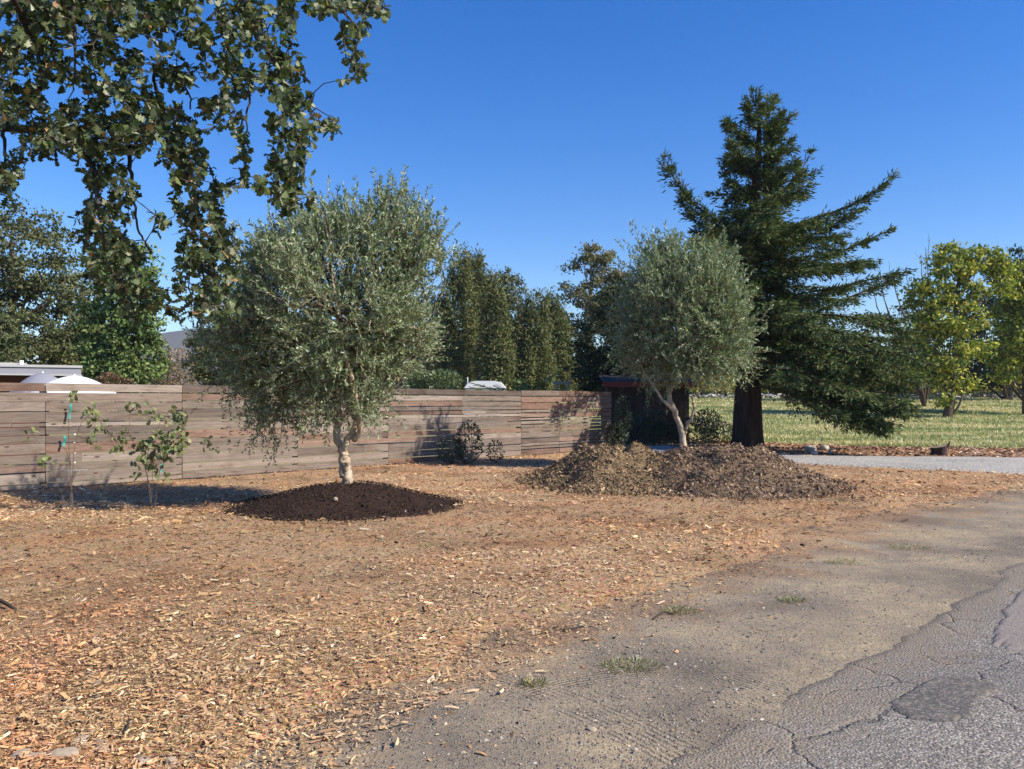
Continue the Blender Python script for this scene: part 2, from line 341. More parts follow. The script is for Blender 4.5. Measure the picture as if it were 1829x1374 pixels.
def h_grass(x, y):
    d = sdf(x, y, GRASS) + 1.2 * fbm(x, y, .5, 4, 71); return h_base(x, y) - .05 + .09 * smooth01(d / .8 + .4) + .10 * fbm(x, y, .6, 4, 72), d
def sheet(name, hf, m, ys, ts, cut=-.45, smooth=True):
    Y, T = np.meshgrid(ys, ts, indexing='ij'); X = T * (Y + 1.5)
    Z, D = hf(X, Y); n1, n2 = X.shape
    i = np.arange(n1 - 1)[:, None] * n2 + np.arange(n2 - 1)[None]
    Q = np.stack([i, i + 1, i + n2 + 1, i + n2], -1).reshape(-1, 4)
    keep = (D.ravel()[Q].max(1) > cut); Q = Q[keep]
    used = np.unique(Q); mp = np.full(n1 * n2, -1); mp[used] = np.arange(len(used))
    V = np.stack([X, Y, Z], -1).reshape(-1, 3)[used]
    return tag(link(name, np_data(name, V, mp[Q], None, m, smooth)), kind='structure')
# big ground sheet to the horizon
a = np.concatenate([-np.geomspace(3000, 12, 40), np.linspace(-10, 10, 21), np.geomspace(12, 3000, 40)])
b = np.concatenate([-np.geomspace(600, 6, 14), np.linspace(-4, 70, 75), np.geomspace(72, 3000, 36)])
X, Y = np.meshgrid(a, b, indexing='ij'); Z = gz(X, Y) - .09
i = np.arange(len(a) - 1)[:, None] * len(b) + np.arange(len(b) - 1)[None]
Q = np.stack([i, i + len(b), i + len(b) + 1, i + 1], -1).reshape(-1, 4)
tag(link('ground', np_data('ground', np.stack([X, Y, Z], -1).reshape(-1, 3), Q, None, M_ground, True)), kind='structure')
YN = np.geomspace(1.5, 30, 330); TT = np.linspace(-1.15, 1.15, 330)
sheet('mulch_bed', h_mulch, M_mulch, YN, TT)
sheet('dirt_shoulder', h_dirt, M_dirt, np.geomspace(1.2, 28, 240), np.linspace(-1.2, 1.3, 260), -.05)
road = sheet('asphalt_road', h_road, M_asphalt, np.concatenate([np.linspace(-14, 1.4, 24), np.geomspace(1.6, 45, 260)]), np.linspace(-1.6, 1.6, 320), -.2)
sheet('gravel_drive', h_drive, M_gravel, np.linspace(7, 29.5, 120), np.linspace(.02, 1.7, 160))
sheet('leaf_litter_strip', h_litter, M_litter, np.linspace(19, 34, 90), np.linspace(-.05, 1.5, 160))
sheet('grass_field', h_grass, M_grass, np.geomspace(24, 75, 130), np.linspace(-.2, 1.5, 160))
# distant hill
hx = np.linspace(-1150, 620, 80); hy = np.linspace(900, 1700, 30)
X, Y = np.meshgrid(hx, hy, indexing='ij')
Z = -5 + 112 * np.exp(-((X + 480) / 320)**2 - ((Y - 1300) / 230)**2) + 92 * np.exp(-((X + 100) / 290)**2 - ((Y - 1380) / 230)**2) + 24 * fbm(X, Y, .007, 5, 9)
i = np.arange(79)[:, None] * 30 + np.arange(29)[None]
M_hill = m_earth('chaparral', (.07, .065, .05), (.12, .10, .075), .01)
tag(link('hill', np_data('hill', np.stack([X, Y, Z], -1).reshape(-1, 3), np.stack([i, i + 30, i + 31, i + 1], -1).reshape(-1, 4), None, M_hill, True)), kind='structure')

# patches of newer asphalt, part of the road
def patch(cpx, cpy, pts, c1, c2):
    pw = np.array([[(px - CX) / F * (EYE * F / (py - HY)), EYE * F / (py - HY)] for px, py in pts]); c = pw.mean(0)
    out = curve(np.vstack([pw, pw[:1]]), 16)[:-1]; n = len(out); an = np.linspace(0, 2 * math.pi, n, endpoint=False); w1 = fbm(3 + 2.2 * np.cos(an), 3 + 2.2 * np.sin(an), 1.6, 5, int(pts[0][0])); out = c + (out - c) * (1 + .45 * w1[:, None] + .012 * rng.normal(size=(n, 1))); rings = []
    for k, s in enumerate((.0, .3, .6, .85, .97, 1.03)):
        q = c + (out - c) * s; z = h_road(q[:, 0], q[:, 1])[0] + (.008 if k < 5 else -.008); rings.append(np.column_stack([q, z]))
    V = np.vstack(rings); Qs = [[k * n + j, k * n + (j + 1) % n, (k + 1) * n + (j + 1) % n, (k + 1) * n + j] for k in range(5) for j in range(n)]
    o = link('patch', np_data('patch', V, Qs, None, m_patch(c1, c2), True), road); return o
patch(0, 0, [(1592, 1262), (1640, 1232), (1700, 1214), (1765, 1224), (1790, 1238), (1745, 1262), (1728, 1290), (1680, 1298), (1615, 1286)], (.085, .079, .071), (.115, .106, .094))
patch(0, 0, [(1785, 1120), (1800, 1090), (1860, 1040), (1960, 1010), (1990, 1090), (1900, 1150), (1820, 1170), (1770, 1150)], (.19, .165, .145), (.23, .195, .17))

# ------------------------------------------------------------------ scattered stuff
def chips_mesh(pos, L, W, dirv, nrm, cols, curl=.10):
    """bent wooden flakes: 6 verts, 2 quads each"""
    n = len(pos); d = unit(dirv); s = unit(np.cross(nrm, d)); nn = np.cross(d, s)
    L = L[:, None]; W = W[:, None]; j = rng.uniform(.6, 1.1, (n, 4))
    up = nn * (L * curl * rng.uniform(-.3, 1, (n, 1)))
    V = np.stack([pos - d * L * .5 * j[:, :1] - s * W * .4, pos - d * L * .5 + s * W * .5 * j[:, 1:2], pos + up - s * W * .5, pos + up + s * W * .5 * j[:, 2:3],
                  pos + d * L * .5 * j[:, 3:] - s * W * .5 * j[:, :1], pos + d * L * .5 + s * W * .35], 1).reshape(-1, 3)
    b = np.arange(n)[:, None] * 6
    Q = np.concatenate([b + [0, 1, 3, 2], b + [2, 3, 5, 4]]); return V, Q, np.repeat(cols, 6, 0)
CH = np.array([(.61, .41, .205), (.55, .35, .17), (.47, .28, .132), (.68, .50, .285), (.35, .205, .10), (.15, .09, .05), (.76, .62, .41), (.56, .305, .145), (.47, .34, .205)])
def chip_cols(n, p): 
    c = CH[rng.choice(len(CH), n, p=np.array(p) / sum(p))]; return c * rng.uniform(.75, 1.2, (n, 1)) * rng.uniform(.93, 1.07, (n, 3))
def ground_samples(n, y0, y1, tm=.82, pw=1.6):
    u = rng.random(n); k = 1 - pw; y = (y0**k + u * (y1**k - y0**k))**(1 / k); x = rng.uniform(-1, 1, n) * (tm * y + .8); return x, y
parts = []
for part_, (num, ya, yb, pw_) in enumerate( ((165000, 2.6, 11.0, 1.9), (145000, 2.6, 11.0, 1.9), (260000, 6.0, 27, 1.2))):
    x, y = ground_samples(num, ya, yb, .8, pw_); z, d = h_mulch(x, y); lod = rng.random(len(x)); lod = (lod > smooth01((y - 6) / 5)) if ya < 5 else (lod < smooth01((y - 6) / 5))
    z = np.maximum(z, h_dirt(x, y)[0] - .03 * (y > 14)); keep = lod & (d > -.45) & (rng.random(len(x)) < np.clip(.42 + d * .9, .05, 1)); x, y, z = x[keep], y[keep], z[keep]; n = len(x)
    # chips thin out and darken over worn brown patches
    bare = smooth01((fbm(x, y, .45, 4, 77) + .03) * 8) * smooth01((y - 4.5) / 3); keep = rng.random(n) > bare * .35; x, y, z, bare = x[keep], y[keep], z[keep], bare[keep]; n = len(x)
    pale = smooth01((fbm(x, y, .4, 3, 88) + .02) * 7); rus = smooth01((fbm(x, y, .7, 4, 99) + .0) * 6)
    cols = chip_cols(n, [6, 6, 5, 2.5, 3, 1.2, .8, 2, 2]); cols = cols * (1 - .45 * bare)[:, None]; gm = cols.mean(1, keepdims=True); cols = cols * (1 - .25 * pale[:, None]) + .25 * pale[:, None] * gm * np.array([1.25, 1.05, .82])
    cols = cols * (1 + rus[:, None] * np.array([.06, -.10, -.14]))
    L = np.clip(rng.lognormal(math.log(.0125), .62, n), .004, .06) * (1 + .05 * y) * (.8, 1.15, 1)[part_]; W = L * rng.uniform(.10, .36, n)
    tilt = unit(np.array([0, 0, 1.]) + .42 * rng.normal(size=(n, 3))); th = rng.random(n) * 6.283
    dv = np.column_stack([np.cos(th), np.sin(th), rng.normal(0, .22, n)]); p_ = np.column_stack([x, y, z + .006 + rng.random(n) * .016])
    if part_ == 1: V, Q, C = chips_mesh(p_, L, W, dv, tilt, cols)
    else:                                            # fines and farther chips: one tilted flake each
        W = W * 1.2 + (.0015 if part_ == 0 else .004); d_ = unit(dv); s_ = unit(np.cross(tilt, d_)); hl, hw = d_ * (L * .6)[:, None], s_ * (W * .5)[:, None]; p_ = p_ + np.array([0, 0, .004])
        V = np.stack([p_ - hl - hw * .7, p_ + hl * .9 - hw, p_ + hl + hw * .6, p_ - hl * .8 + hw], 1).reshape(-1, 3); Q = np.arange(4 * n).reshape(-1, 4); C = np.repeat(cols, 4, 0)
    parts.append((V, Q, C))
offs = np.cumsum([0] + [len(p[0]) for p in parts]); V = np.vstack([p[0] for p in parts]); Q = np.vstack([p[1] + o_ for p, o_ in zip(parts, offs)]); C = np.vstack([p[2] for p in parts])
tag(link('wood_chips', np_data('wood_chips', V, Q, C, M_chip)), 'tan shredded wood chips covering the mulch bed', 'wood chips', kind='stuff')
def pebbles(name, x, y, z, r, cols, label, cat):
    n = len(x); base = np.array([[1, 0, 0], [0, 1, 0], [-1, 0, 0], [0, -1, 0], [0, 0, .55], [0, 0, -.5]], float)
    rot = rng.random(n) * 6.283; ca, sa = np.cos(rot), np.sin(rot); sc = rng.uniform(.6, 1.3, (n, 1, 3)) * r[:, None, None]
    v = base[None] * sc; v = np.stack([v[..., 0] * ca[:, None] - v[..., 1] * sa[:, None], v[..., 0] * sa[:, None] + v[..., 1] * ca[:, None], v[..., 2]], -1)
    v += rng.normal(0, .12, v.shape) * r[:, None, None]; v += np.column_stack([x, y, z])[:, None]
    t = np.array([[0, 1, 4], [1, 2, 4], [2, 3, 4], [3, 0, 4], [1, 0, 5], [2, 1, 5], [3, 2, 5], [0, 3, 5]])
    Q = (np.arange(n)[:, None, None] * 6 + t[None]).reshape(-1, 3)
    return tag(link(name, np_data(name, v.reshape(-1, 3), Q, np.repeat(cols, 6, 0), M_peb)), label, cat, kind='stuff')
x, y = ground_samples(42000, 2.6, 16, .8, 1.7); z, d = h_dirt(x, y); v_ = x * Nn[0] + y * Nn[1]
keep = (v_ > 1.75) & (v_ < 4.4) & (rng.random(len(x)) < .30 + .7 * (fbm(x, y, 1.1, 3, 91) > .0)); x, y, z = x[keep], y[keep], z[keep]; n = len(x)
PC = np.array([(.30, .25, .20), (.20, .17, .14), (.13, .11, .095), (.40, .33, .25), (.52, .45, .36), (.33, .22, .14)])
cols = PC[rng.choice(6, n, p=[.3, .28, .18, .12, .05, .07])] * rng.uniform(.8, 1.2, (n, 1))
pebbles('loose_gravel', x, y, z + .002, np.clip(rng.lognormal(math.log(.0055), .45, n), .002, .014), cols, 'loose grey and brown grit on the dirt road shoulder', 'gravel')
# drifting chips and dry bits over the shoulder
x, y = ground_samples(52000, 2.6, 18, .8, 1.7); z, d = h_dirt(x, y); v_ = x * Nn[0] + y * Nn[1]
keep = (v_ > 1.9) & (v_ < 4.2) & (rng.random(len(x)) < np.clip((v_ - 2.1) / 1.7 + .5 * fbm(x, y, 1.2, 3, 14), .03, 1)**2); x, y, z = x[keep], y[keep], z[keep]; n = len(x)
L = np.clip(rng.lognormal(math.log(.013), .6, n), .005, .06); th = rng.random(n) * 6.283
V, Q, C = chips_mesh(np.column_stack([x, y, z + .006]), L, L * rng.uniform(.15, .5, n), np.column_stack([np.cos(th), np.sin(th), rng.normal(0, .15, n)]), unit(np.array([0, 0, 1.]) + .3 * rng.normal(size=(n, 3))), chip_cols(n, [3, 3, 3, 3, 3, 4, 1.5, 2, 3]))
tag(link('stray_chips', np_data('stray_chips', V, Q, C, M_chip)), 'stray wood chips strewn thinly over the dirt shoulder', 'wood chips', kind='stuff')
# fallen leaves on the litter strip
n0 = 16000; x = rng.uniform(1, 24, n0); y = rng.uniform(20, 33, n0); z, d = h_litter(x, y); keep = (d > .0) & (sdf(x, y, DRIVE) < .15); x, y, z = x[keep], y[keep], z[keep]; n = len(x)
L = rng.uniform(.06, .13, n); th = rng.random(n) * 6.283
LC = np.array([(.42, .22, .11), (.50, .32, .19), (.30, .16, .09), (.20, .11, .07), (.55, .40, .28)])
V, Q, C = chips_mesh(np.column_stack([x, y, z + .015]), L, L * .6, np.column_stack([np.cos(th), np.sin(th), rng.normal(0, .3, n)]), unit(np.array([0, 0, 1.]) + .5 * rng.normal(size=(n, 3))), LC[rng.choice(5, n)] * rng.uniform(.7, 1.2, (n, 1)))
tag(link('fallen_leaves', np_data('fallen_leaves', V, Q, C, M_chip)), 'orange brown fallen leaves between gravel drive and grass', 'leaves', kind='stuff')
# grass
n0 = 90000; y = 24.5 * np.exp(rng.random(n0) * 1.0); x = rng.uniform(.05, .85, n0) * y; z, d = h_grass(x, y); keep = d > rng.random(n0) * .5 - .1; x, y, z = x[keep], y[keep], z[keep]; n = len(x)
q = smooth01(fbm(x * .55, y * 1.4, .6, 4, 101) * 4.5 + .36)
gc = np.where(rng.random(n)[:, None] < q[:, None], np.array([.22, .27, .08]), np.array([.62, .52, .27])) * rng.uniform(.65, 1.3, (n, 1))
h = rng.uniform(.05, .14, n); dr = np.column_stack([rng.normal(0, .45, n), rng.normal(0, .45, n), np.ones(n)]); wd = np.column_stack([rng.uniform(.5, 1, n), rng.normal(0, .5, n), np.zeros(n)]) * (.016 * y / 28)[:, None]
p0 = np.column_stack([x, y, z - .01]); V = np.stack([p0 - wd, p0 + wd, p0 + dr * h[:, None]], 1).reshape(-1, 3)
tag(link('grass_blades', np_data('grass_blades', V, np.arange(3 * n).reshape(-1, 3), np.repeat(gc, 3, 0), M_leaf)), 'short green and straw yellow grass of the field', 'grass', kind='stuff')

# ------------------------------------------------------------------ mounds
def mound(name, cx, cy, rx, ry, H, m, label, lumps, top=1., noise=.05, seed=1, flat=.0, lob=None):
    root = empty(name, (cx, cy, 0), label, 'mound' if 'soil' in name else 'pile')
    n1, n2 = 46, 96; r = np.linspace(0, 1.12, n1)[:, None]; t = np.linspace(0, 2 * math.pi, n2, endpoint=False)[None]
    X = cx + rx * r * np.cos(t); Y = cy + ry * r * np.sin(t); Z = mound_h(X, Y, (cx, cy, rx, ry, H, noise, seed, flat))
    V = np.stack([X, Y, Z], -1).reshape(-1, 3); i = np.arange(n1 - 1)[:, None] * n2; j = np.arange(n2)[None]; j2 = (j + 1) % n2
    link(name + '_body', np_data(name, V, np.stack([i + j, i + n2 + j, i + n2 + j2, i + j2], -1).reshape(-1, 4), None, m, True), root)
    return root
def mound_h(X, Y, p):
    cx, cy, rx, ry, H, noise, seed, flat = p
    ed = .18 * fbm(np.arctan2(Y - cy, X - cx) * 2, X * 0, 1.5, 3, seed)
    q = np.sqrt(((X - cx) / rx)**2 + ((Y - cy) / ry)**2) * (1 + ed)
    prof = smooth01((1.02 - q) / (1.02 - flat)); prof = prof * .45 + .55 * np.clip((1.02 - q) / (1.02 - flat), 0, 1)
    return h_base(X, Y) - .06 * (q > 1) + .0 + H * prof + noise * fbm(X, Y, 2.2, 5, seed + 5) * np.clip(1.3 - q, 0, 1) * 2 + .03 * (q < 1.02)
MD1 = (-2.33, 11.75, 1.62, 1.55, .30, .03, 3, .15)
md1 = mound('soil_mound', *MD1[:5], M_soil, 'low mound of dark soil around the foot of the nearer olive tree', 0, noise=.03, seed=3, flat=.15)
MD2 = (3.8, 18.6, 1.5, 1.4, .38, .03, 5, .15)
mound('soil_mound', *MD2[:5], M_soil, 'dark soil mound under the farther olive tree behind the chip piles', 0, noise=.03, seed=5, flat=.15)
PL1 = (1.9, 15.4, 1.62, 2.2, .58, .24, 13, .25)
pl1 = mound('mulch_pile', *PL1[:5], M_pile1, 'yellowish brown leafy compost pile, left of the two piles', 0, noise=.24, seed=13, flat=.25)
PL2 = (3.8, 15.15, 2.0, 2.45, .58, .22, 19, .34)
pl2 = mound('mulch_pile', *PL2[:5], M_pile2, 'dark brown wood chip pile, right of the two piles', 0, noise=.22, seed=19, flat=.34)
def mound_chips(root, p, n, pal, probs, lmean, name, spread=1.12):
    r = np.sqrt(rng.random(n)) * spread; r = np.where(rng.random(n) < .12, r * 1.22, r); t = rng.random(n) * 6.283; x = p[0] + p[2] * r * np.cos(t); y = p[1] + p[3] * r * np.sin(t); z = mound_h(x, y, p)
    z = np.maximum(z, h_mulch(x, y)[0]); e = .03
    gx = (mound_h(x + e, y, p) - mound_h(x - e, y, p)) / (2 * e); gy = (mound_h(x, y + e, p) - mound_h(x, y - e, p)) / (2 * e)
    nm = unit(np.column_stack([-gx, -gy, np.ones(n)]) + .45 * rng.normal(size=(n, 3)))
    cols = np.array(pal)[rng.choice(len(pal), n, p=np.array(probs) / sum(probs))] * rng.uniform(.65, 1.3, (n, 1))
    L = rng.lognormal(math.log(lmean), .4, n); V, Q, C = chips_mesh(np.column_stack([x, y, z + .012 + rng.random(n) * .02]), L, L * rng.uniform(.25, .65, n), rdir(n), nm, cols, .3)
    o = link(name, np_data(name, V, Q, C, M_chip), root); o['kind'] = 'stuff'
mound_chips(pl1, PL1, 16500, [(.15, .10, .06), (.24, .16, .095), (.34, .23, .13), (.48, .34, .19), (.07, .05, .035), (.20, .165, .08)], [4, 4, 3, 1.3, 1.6, 1.], .036, 'leaf_scraps')
mound_chips(pl2, PL2, 20000, [(.15, .10, .062), (.23, .155, .098), (.31, .21, .135), (.075, .052, .036), (.42, .29, .18), (.25, .19, .14)], [4, 4, 3, 1.7, 1.0, 1.2], .035, 'chip_scraps')
mound_chips(md1, MD1, 7000, [(.045, .029, .022), (.026, .017, .013), (.24, .19, .14), (.07, .046, .034), (.035, .022, .017)], [4, 6, .12, 1.2, 5], .022, 'soil_crumbs', 1.04)
# ------------------------------------------------------------------ fence
A = np.array(uv(.0, 15.52)); DIRV = np.array([S[0], S[1], 0]); NRM = np.array([-Nn[0], -Nn[1], 0])   # NRM faces the road
U0, U1 = -4.6, 21.15
fence = empty('board_fence', (*uv(U0, 15.5), 0), 'long weathered horizontal board fence of mismatched grey brown planks', 'fence')
joints = np.array([-4.6, -2.2, .15, 2.65, 4.9, 7.3, 9.85, 12.3, 14.7, 16.95, 18.6, 19.95, 21.15])
def board(s0, s1, zc, hb_, mt):
    th = .022; off = rng.normal(0, .004) + .012; L = s1 - s0; ns = 4; xs = np.linspace(-L / 2, L / 2, ns + 1); tl = rng.normal(0, .0018); wob = rng.normal(0, .0022, ns + 1); vv = []
    for i_ in range(ns + 1):
        for yy, zz in ((0, 0), (th, 0), (th, 1), (0, 1)): vv.append([xs[i_], yy + wob[i_], hb_ * (zz - .5) + tl * xs[i_] + wob[i_]])
    Qs = [[i_ * 4 + e, i_ * 4 + (e + 1) % 4, i_ * 4 + 4 + (e + 1) % 4, i_ * 4 + 4 + e] for i_ in range(ns) for e in range(4)] + [[3, 2, 1, 0], [ns * 4, ns * 4 + 1, ns * 4 + 2, ns * 4 + 3]]
    o = link('board', np_data('board', vv, Qs, None, mt), fence); c = np.array([*uv((s0 + s1) / 2, 15.52), 0]) + NRM * off
    o.matrix_basis = Matrix(((S[0], NRM[0], 0, c[0]), (S[1], NRM[1], 0, c[1]), (0, 0, 1, zc), (0, 0, 0, 1)))
for ja, jb in ((0, 5), (5, 9), (9, 12)):                # three stretches, each with its own set of row heights
    pat = [.165]
    while sum(pat) < 1.62: pat.append(rng.choice([.075, .095, .14, .14, .165, .185, .19, .11]))
    if 1.81 - sum(pat) > .05: pat.append(1.81 - sum(pat))
    zt = 1.83
    for j, hgt in enumerate(pat):
        k = ja
        while k < jb:
            k2 = min(jb, k + (2 if rng.random() < .45 else 1)); a0, a1 = joints[k] + .003, joints[k2] - .003; cuts = [a0, a1]
            if j and rng.random() < .15: cuts = [a0, rng.uniform(a0 + .5, a1 - .5), a1]
            for q in range(len(cuts) - 1):
                new = (k == 1 and j in (1, 3)) or (k == 0 and j == 2) or (k == 2 and j == 2 and q == 0 and k2 == 3)
                mt = M_board_new if new else (M_board_r if rng.random() < .06 + .03 * k else M_board); gap = rng.choice([.012, .016, .02, .026, .032])
                board(cuts[q] + .002, cuts[q + 1] - .002, zt - hgt / 2 + rng.normal(0, .002), hgt - gap, mt)
            k = k2
        zt -= hgt
for jn in joints:
    p = np.array([*uv(jn + (.06 if jn == joints[0] else -.06 if jn == joints[-1] else 0), 15.6), 0])
    MB().box((-.045, -.045, -.1), (.045, .045, 1.78), ((*S, 0), (*Nn, 0), (0, 0, 1)), p).build('post', M_post, fence)
# ------------------------------------------------------------------ leaf builders
def leaf_quads(pos, d, nrm, L, W, cols, fold=.12):
    n = len(pos); d = unit(d); s = unit(np.cross(nrm, d)); nn = np.cross(d, s); L = L[:, None]; W = W[:, None]
    mid = pos + d * L * .45
    V = np.stack([pos, mid + s * W * .5 - nn * W * fold, pos + d * L, mid - s * W * .5 - nn * W * fold], 1).reshape(-1, 3)
    return V, (np.arange(n)[:, None] * 4 + np.arange(4)), np.repeat(cols, 4, 0)
def pick(pal, n, p=None, var=.2):
    pal = np.array(pal); p = None if p is None else np.array(p) / sum(p)
    return pal[rng.choice(len(pal), n, p=p)] * rng.uniform(1 - var, 1 + var, (n, 1)) * rng.uniform(.95, 1.05, (n, 3))
def in_ell(ells, n, shell=.5):
    """points in a union of ellipsoids (c, r), biased to the outside; returns points and outward directions"""
    vol = np.array([r[0] * r[1] * r[2] for c, r in ells])**.75; ix = rng.choice(len(ells), n, p=vol / vol.sum())
    c = np.array([e[0] for e in ells])[ix]; r = np.array([e[1] for e in ells])[ix]; d = rdir(n); q = rng.random((n, 1))**(1 / 3 * (1 - shell) + .12 * shell)
    return c + d * r * q, unit(d / r)
OAKX = np.array([0, .14, .27, .39, .51, .63, .77, .90, 1.]); OAKY = np.array([.012, .05, .21, .11, .31, .15, .31, .13, .015])
def oak_tpl():
    V = []
    for x_, y_ in zip(OAKX, OAKY):
        V.append((x_, -y_, .22 * y_ - .10 * x_ * x_)); V.append((x_, y_ * 1.05, .22 * y_ - .10 * x_ * x_))
    return np.array(V), np.array([[2 * k, 2 * k + 1, 2 * k + 3, 2 * k + 2] for k in range(8)])
OT, OQ = oak_tpl()
def oak_leaves(pos, d, nrm, L, cols):
    d = unit(d); s = unit(np.cross(nrm, d)); nn = np.cross(d, s)
    V = pos[:, None] + L[:, None, None] * (OT[None, :, :1] * d[:, None] + OT[None, :, 1:2] * s[:, None] + OT[None, :, 2:] * nn[:, None])
    return V.reshape(-1, 3), (np.arange(len(pos))[:, None, None] * 18 + OQ[None]).reshape(-1, 4), np.repeat(cols, 18, 0), (d, s, nn)

# ------------------------------------------------------------------ olive trees
OLV = [(.165, .215, .10), (.235, .29, .15), (.34, .385, .235), (.115, .15, .066), (.46, .50, .35), (.205, .24, .095)]
def olive(base, label, limbs, ells, ntw, per, scale=1.):
    root = empty('olive_tree', base, label, 'olive tree', 'olive trees in the mulch bed')
    tr = MB()
    for pts, r0, r1 in limbs:
        c = curve(pts, 8); k = len(c); c = c + fbmline(k, .012); rad = np.linspace(r0, r1, k)
        if r0 > .08: rad[:4] = r0 * np.array([1.45, 1.2, 1.07, 1.0])
        tr.tube(c, rad * (1 + .03 * rng.normal(size=k)), 10)
    tr.build('trunk', M_bark_olive, root, True)
    st, od = in_ell(ells, ntw, .55)
    nc = 85; cc, co_ = in_ell(ells, nc, .75); ci = rng.integers(0, nc, ntw); jn = rng.random(ntw) < .6     # foliage gathers in clumps
    st = np.where(jn[:, None], cc[ci] + rng.normal(0, .17 * scale, (ntw, 3)), st); od = np.where(jn[:, None], unit(co_[ci] + .35 * rdir(ntw)), od)
    cen = np.mean([e[0] for e in ells], 0); low = np.clip((cen[2] - st[:, 2]) / 1.6, -1, 1)[:, None]
    d = unit(od * .75 + np.array([0, 0, .75]) * (1 - low * 1.05) + .45 * rng.normal(size=(ntw, 3)))
    Lt = rng.uniform(.22, .42, ntw) * scale * np.where(rng.random(ntw) < .05, 1.7, 1)
    tw = MB(); 
    ends = st + d * Lt[:, None]; droop = np.array([0, 0, -1.]) * (.10 + .12 * np.clip(low, 0, 1)) * Lt[:, None] * 2
    # fine twigs as one mesh of thin three-sided spikes
    s1 = unit(np.cross(d, rdir(ntw))); s2 = np.cross(d, s1); r = .004
    V = np.stack([st + s1 * r, st - s1 * r * .5 + s2 * r * .87, st - s1 * r * .5 - s2 * r * .87, ends + droop], 1).reshape(-1, 3)
    b = np.arange(ntw)[:, None] * 4; Q3 = np.concatenate([b + [0, 1, 3], b + [1, 2, 3], b + [2, 0, 3]])
    o = link('twigs', np_data('twigs', V, Q3, None, M_bark_olive), root); o['kind'] = 'stuff'
    # inner branchlets joining limbs to the crown
    br = MB(); ends_l = np.array([l[0][-1] for l in limbs] + [l[0][-2] for l in limbs])
    for i in range(130):
        e = st[rng.integers(ntw)]; a = ends_l[np.argmin(((ends_l - e)**2).sum(1) + rng.random(len(ends_l)))]
        m = (a + e) / 2 + rng.normal(0, .12, 3) + np.array([0, 0, .1]); br.tube(curve([a, m, e], 4), np.linspace(.018, .005, 9), 4)
    br.build('branches', M_bark_far, root, True)
    t = np.tile(np.linspace(.08, 1, per), ntw); T = np.repeat(np.arange(ntw), per); t = np.clip(t + rng.normal(0, .03, len(t)), 0, 1)
    pos = st[T] + d[T] * (Lt[T] * t)[:, None] + droop[T] * (t**2)[:, None]
    ld = unit(d[T] * .75 + .75 * rdir(len(T)) + np.array([0, 0, .05])); n = len(T)
    cl = np.repeat(rng.uniform(.8, 1.22, ntw), per)[:, None]
    cols = pick(OLV, n, [4, 4, 3, 2.2, 1.3, 2], .15) * cl
    V, Q, C = leaf_quads(pos, ld, rdir(n), rng.uniform(.048, .082, n) * scale, rng.uniform(.016, .025, n) * scale, cols)
    o = link('crown', np_data('crown', V, Q, C, M_olive), root); o['kind'] = 'stuff'
    return root
def fbmline(k, a): 
    w_ = np.cumsum(rng.normal(0, a, (k, 3)), 0); return w_ - np.linspace(0, 1, k)[:, None] * w_[-1]
def E(px, py, rx, ry, d, rd=None, dz=0):
    return (P(px, py, d) + np.array([0, dz, 0]), np.array([rx, (rd or rx), ry]) * d / F)
D1 = 11.9
o1l = [([P(617, 872, D1), P(614, 845, D1), P(610, 815, D1 + .02), P(598, 785, D1 + .1), P(600, 740, D1 + .15), P(585, 670, D1 + .3), P(560, 560, D1 + .5), P(530, 460, D1 + .4)], .084, .02),
       ([P(616, 850, D1), P(622, 812, D1 - .03), P(636, 775, D1 - .1), P(650, 720, D1 - .15), P(655, 640, D1 - .2), P(680, 520, D1 - .1), P(700, 400, D1)], .06, .015),
       ([P(632, 785, D1 - .08), P(640, 740, D1 - .3), P(620, 660, D1 - .6), P(600, 560, D1 - .7), P(590, 450, D1 - .6)], .045, .012),
       ([P(600, 755, D1 + .1), P(560, 700, D1 - .1), P(500, 640, D1 - .2), P(440, 600, D1)], .035, .01),
       ([P(648, 735, D1 - .1), P(690, 690, D1 + .2), P(740, 640, D1 + .3), P(770, 560, D1 + .3)], .03, .01)]
o1e = [E(600, 545, 160, 140, D1, 150), E(450, 630, 66, 70, D1), E(690, 585, 70, 80, D1), E(680, 430, 88, 52, D1), E(570, 445, 80, 55, D1), E(480, 680, 48, 45, D1),
       E(740, 480, 36, 70, D1), E(570, 640, 105, 45, D1), E(490, 510, 55, 60, D1), E(755, 385, 20, 18, D1), E(680, 650, 36, 30, D1), E(575, 705, 75, 28, D1), E(505, 732, 45, 20, D1), E(650, 685, 36, 20, D1)]
olive(P(617, 872, D1), 'larger silvery olive tree on the dark soil mound, nearest the camera', o1l, o1e, 6000, 22)
D2 = 18.5
o2l = [([P(1224, 822, D2), P(1222, 790, D2), P(1216, 752, D2), P(1204, 722, D2), P(1196, 690, D2 + .1), P(1190, 640, D2 + .2), P(1180, 560, D2), P(1185, 480, D2)], .084, .02),
       ([P(1222, 775, D2), P(1230, 752, D2 - .1), P(1240, 730, D2 - .2), P(1238, 715, D2 - .2), P(1252, 695, D2 - .1), P(1275, 660, D2), P(1295, 580, D2)], .042, .012),
       ([P(1210, 738, D2), P(1192, 722, D2 - .2), P(1180, 708, D2 - .2), P(1150, 660, D2), P(1130, 590, D2)], .04, .012),
       ([P(1198, 700, D2), P(1215, 640, D2 + .4), P(1240, 540, D2 + .5), P(1245, 480, D2 + .3)], .04, .012)]
o2e = [E(1215, 555, 96, 88, D2, 95), E(1188, 482, 40, 36, D2), E(1286, 600, 42, 66, D2), E(1146, 580, 36, 66, D2), E(1240, 632, 62, 36, D2), E(1250, 498, 46, 36, D2), E(1168, 630, 44, 36, D2), E(1308, 640, 20, 34, D2)]
